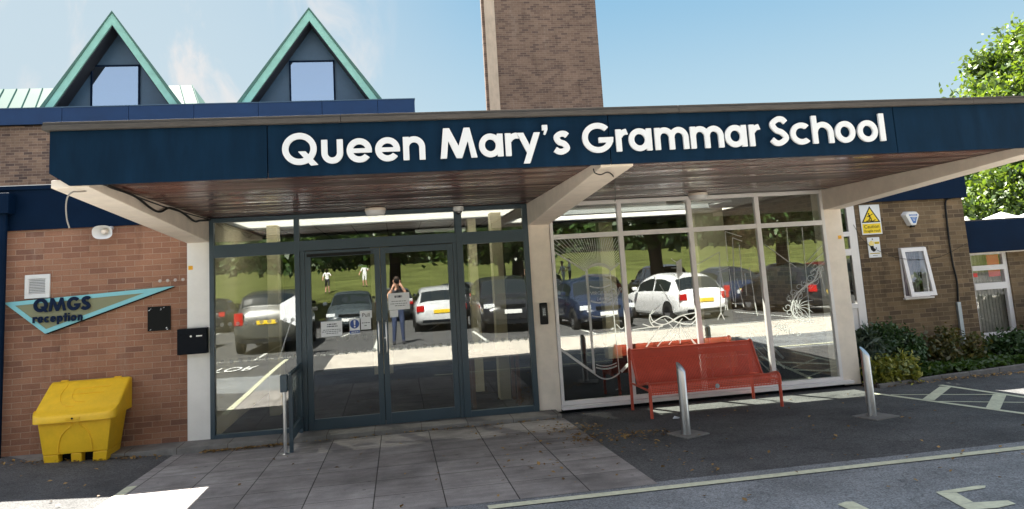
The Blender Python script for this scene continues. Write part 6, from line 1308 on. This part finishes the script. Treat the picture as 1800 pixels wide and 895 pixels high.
# ---- people
def figure(J, E_, regions, name, parent, mats, sub=2):
    """one continuous skinned body; regions: bone -> material index"""
    names = list(J); me = bpy.data.meshes.new(name); me.from_pydata([J[k][:3] for k in names], [(names.index(a), names.index(b)) for a, b in E_], []); o = bpy.data.objects.new(name, me); col.objects.link(o)
    o.modifiers.new('s', 'SKIN'); sk = me.skin_vertices[0].data
    for k, n_ in enumerate(names): r_ = J[n_][3]; sk[k].radius = (r_, J[n_][4] if len(J[n_]) > 4 else r_); sk[k].use_root = (n_ == 'pelvis')
    md = o.modifiers.new('u', 'SUBSURF'); md.levels = sub; md.render_levels = sub
    dg = bpy.context.evaluated_depsgraph_get(); dg.update(); m2 = bpy.data.meshes.new_from_object(o.evaluated_get(dg)); bpy.data.objects.remove(o)
    m2.name = name; m2.materials.clear()
    for m in mats: m2.materials.append(m)
    seg = [(Vector(J[a][:3]), Vector(J[b][:3]), regions.get((a, b), 0)) for a, b in E_]
    for p in m2.polygons:
        c = p.center; best = None
        for a, b, r_ in seg:
            d = b-a; t_ = max(0, min(1, (c-a).dot(d)/max(d.length_squared, 1e-9))); q = (c-(a+d*t_)).length
            if best is None or q < best[0]: best = (q, r_)
        p.material_index = best[1]; p.use_smooth = True
    ob = bpy.data.objects.new(name, m2); col.objects.link(ob); ob.parent = parent; WL[ob] = Vector((0, 0, 0)); return ob
def person(lab, loc, rz, pose, top, legs, shoe, H=1.75, sleeves=False, shorts=False, hair=None, group=None):
    t = thing('person', lab, 'person', (0, 0, 0), group); s = H/1.75; S_ = lambda *a: tuple(x*s for x in a)
    J = dict(pelvis=S_(0, 0, .95, .14, .11), waist=S_(0, 0, 1.10, .13, .10), chest=S_(0, 0, 1.30, .165, .115), neckb=S_(0, 0, 1.45, .075, .07), neck=S_(0, .01, 1.52, .055), headl=S_(0, .02, 1.60, .078, .09), head=S_(0, .02, 1.69, .082, .095))
    E_ = [('pelvis', 'waist'), ('waist', 'chest'), ('chest', 'neckb'), ('neckb', 'neck'), ('neck', 'headl'), ('headl', 'head')]; rg_ = {('pelvis', 'waist'): 1, ('waist', 'chest'): 1, ('chest', 'neckb'): 1}
    for sd, sx in (('l', -1), ('r', 1)):
        p = pose[sd]; J['sh'+sd] = S_(sx*.17, 0, 1.41, .062); J['el'+sd] = S_(*p['el'], .045); J['wr'+sd] = S_(*p['wr'], .032); J['pa'+sd] = S_(*p['pa'], .036, .022)
        J['hip'+sd] = S_(sx*.09, 0, .88, .095); J['kn'+sd] = S_(*p['kn'], .062); J['an'+sd] = S_(*p['an'], .042); a = p['an']; J['toe'+sd] = S_(a[0], a[1]+.15, max(.03, a[2]-.06), .038)
        E_ += [('chest', 'sh'+sd), ('sh'+sd, 'el'+sd), ('el'+sd, 'wr'+sd), ('wr'+sd, 'pa'+sd), ('pelvis', 'hip'+sd), ('hip'+sd, 'kn'+sd), ('kn'+sd, 'an'+sd), ('an'+sd, 'toe'+sd)]
        rg_.update({('chest', 'sh'+sd): 1, ('sh'+sd, 'el'+sd): 1 if sleeves else 0, ('pelvis', 'hip'+sd): 2, ('hip'+sd, 'kn'+sd): 2, ('kn'+sd, 'an'+sd): 0 if shorts else 2, ('an'+sd, 'toe'+sd): 3})
        # a little hand: fingers and thumb as short chains from the palm
        pa_ = Vector(p['pa']); wr_ = Vector(p['wr']); d = (pa_-wr_).normalized(); sd_ = d.cross(Vector((0, 1, .3))).normalized()
        for k in range(4):
            nme = 'f%d%s' % (k, sd); q0 = pa_+d*.045+sd_*(.027-.018*k); q1 = q0+d*(.040+.006*(1 if k in (1, 2) else 0))+Vector((0, .018, 0))
            J[nme+'a'] = S_(*q0, .009); J[nme+'b'] = S_(*q1, .007); E_ += [('pa'+sd, nme+'a'), (nme+'a', nme+'b')]
        q = pa_+sd_*.045+d*.01; J['th'+sd] = S_(*q, .011); E_ += [('pa'+sd, 'th'+sd)]
    figure(J, E_, rg_, 'body', t, [M['skin'], top, legs, shoe])
    hm = MB(); hc_ = Vector(S_(0, .01, 1.69)); n = 14; vv = []
    for i in range(7):
        th = R(-12+17*i); rr_ = .098*s*math.cos(th)
        for k in range(n): a = 2*math.pi*k/n; vv.append(hc_+Vector((rr_*.92*math.cos(a), rr_*1.08*math.sin(a)-.012*s, .105*s*math.sin(th)+(.045*s if math.sin(a) > .35 and i < 3 else 0))))
    hm.add(vv, [(i*n+k, i*n+(k+1) % n, (i+1)*n+(k+1) % n, (i+1)*n+k) for i in range(6) for k in range(n)]); hm.build('hair', hair or M['hair'], t, smooth=True)
    fm_ = MB()
    fm_.tube([S_(0, .108, 1.685), S_(0, .128, 1.65), S_(0, .112, 1.635)], [.010*s, .015*s, .009*s], 8)
    for sx in (-1, 1): fm_.tube([S_(sx*.082, .015, 1.70), S_(sx*.094, .008, 1.675), S_(sx*.084, .018, 1.64)], [.010*s, .016*s, .009*s], 6)
    fm_.build('face', M['skin'], t, smooth=True); em = MB()
    for sx in (-1, 1): em.lathe(S_(sx*.034, .100, 1.685), [(.004*s, 0), (.012*s, .003*s), (.004*s, .008*s)], 'y', 10)
    em.tube([S_(-.028, .103, 1.603), S_(0, .112, 1.601), S_(.028, .103, 1.603)], .006*s, 6)
    em.build('eyes_and_mouth', M['hair'], t); t.location = loc; t.rotation_euler = (0, 0, rz); return t
cloth = lambda n_, c: mat(n_, c, 0.85, var=0.1, vscale=12)
DK, JN, WT, BK = cloth('dark_tshirt', (0.025, 0.025, 0.03)), cloth('blue_jeans', (0.03, 0.045, 0.10)), cloth('white_shirt', (0.80, 0.80, 0.80)), cloth('dark_shorts', (0.02, 0.02, 0.025))
stand = dict(kn=(0, 0, .5), an=(0, 0, .09))
def legs_(a=.10, b=.12, f=0.0): return dict(l=dict(kn=(-a, .02+f, .50), an=(-b, -.02+f*.4, .08)), r=dict(kn=(a, .02-f, .50), an=(b, -.02-f*.9, .08)))
ps_ = legs_(); ps_['l'].update(el=(-.26, .16, 1.22), wr=(-.13, .22, 1.47), pa=(-.085, .225, 1.55)); ps_['r'].update(el=(.27, .14, 1.25), wr=(.15, .20, 1.50), pa=(.10, .19, 1.58))
ph = person('photographer in a dark T-shirt and jeans holding a camera up to the face', (2.54, -11.06, Gz-.02), 0, ps_, DK, JN, BK, H=1.87)
cmr = thing('camera', 'black camera held up by the photographer reflected in the doors', 'camera', (2.54, -10.86, 1.84))
B(2.47, 2.61, -10.875, -10.825, 1.835, 1.93).build('camera_body', M['black'], cmr, bevel=.01); B(2.515, 2.565, -10.87, -10.83, 1.931, 1.96).build('viewfinder', M['black'], cmr, bevel=.006); MB().lathe((2.54, -10.825, 1.88), [(.036, 0), (.04, .02), (.038, .055)], 'y', 20).build('lens', M['black'], cmr, smooth=True)
def play(k):
    p = legs_(f=.12*(k % 3-1)); a = (.20, .26, .30)[k % 3]
    p['l'].update(el=(-.27, .04, 1.16), wr=(-.28, a-.05, 1.0), pa=(-.28, a, .95)); p['r'].update(el=(.29, .05, 1.20), wr=(.33, a, 1.22-.1*(k % 2)), pa=(.34, a+.05, 1.26-.1*(k % 2))); return p
for k, (px, py, Y, lab, tp, lg) in enumerate(((574, 470, 40, 'pupil in a white shirt and dark shorts on the lawn, seen in the left door', WT, BK), (640, 466, 42, 'pupil in white on the lawn by the upper right of the left door glass', WT, WT), (973, 470, 38, 'pupil in white on the lawn at the left edge of the window wall', WT, BK), (990, 472, 36, 'second pupil in white on the lawn behind the etched fan', WT, WT), (1002, 474, 37, 'third pupil in white walking on the lawn behind the etched fan', WT, BK), (918, 462, 44, 'pupil in white far up the lawn seen in the right sidelight', WT, BK))):
    d = (px-900)/CF*rt-(py-CPY)/CF*up+fwd; tt = (Y-CPOS.y)/d.y; x = CPOS.x+d.x*tt
    person(lab, (x, -Y, lawn_z(x, -Y)), 0.4*k, play(k), tp, lg, BK, H=1.65, sleeves=True, shorts=True, group=None)
BXX = -0.10
hb_ = thing('display_board', 'white hexagonal board on a tripod standing in the car park behind the left door post', 'board', (BXX, -9.9, Gz))
hx = [(BXX+0.47*math.cos(R(30+60*k)), 1.16+0.40*math.sin(R(30+60*k))) for k in range(6)]
MB().prism([(x, -9.88, z+Gz) for x, z in hx], (0, -0.03, 0)).build('board', M['paper'], hb_, bevel=0.005)
for dx, dy in ((-0.42, 0.18), (0.42, 0.18), (0.0, -0.5)): MB().tube([(BXX, -9.93, 1.25+Gz), (BXX+dx, -9.93+dy, Gz)], 0.016, 8).build('leg', M['steel'], hb_, smooth=True)
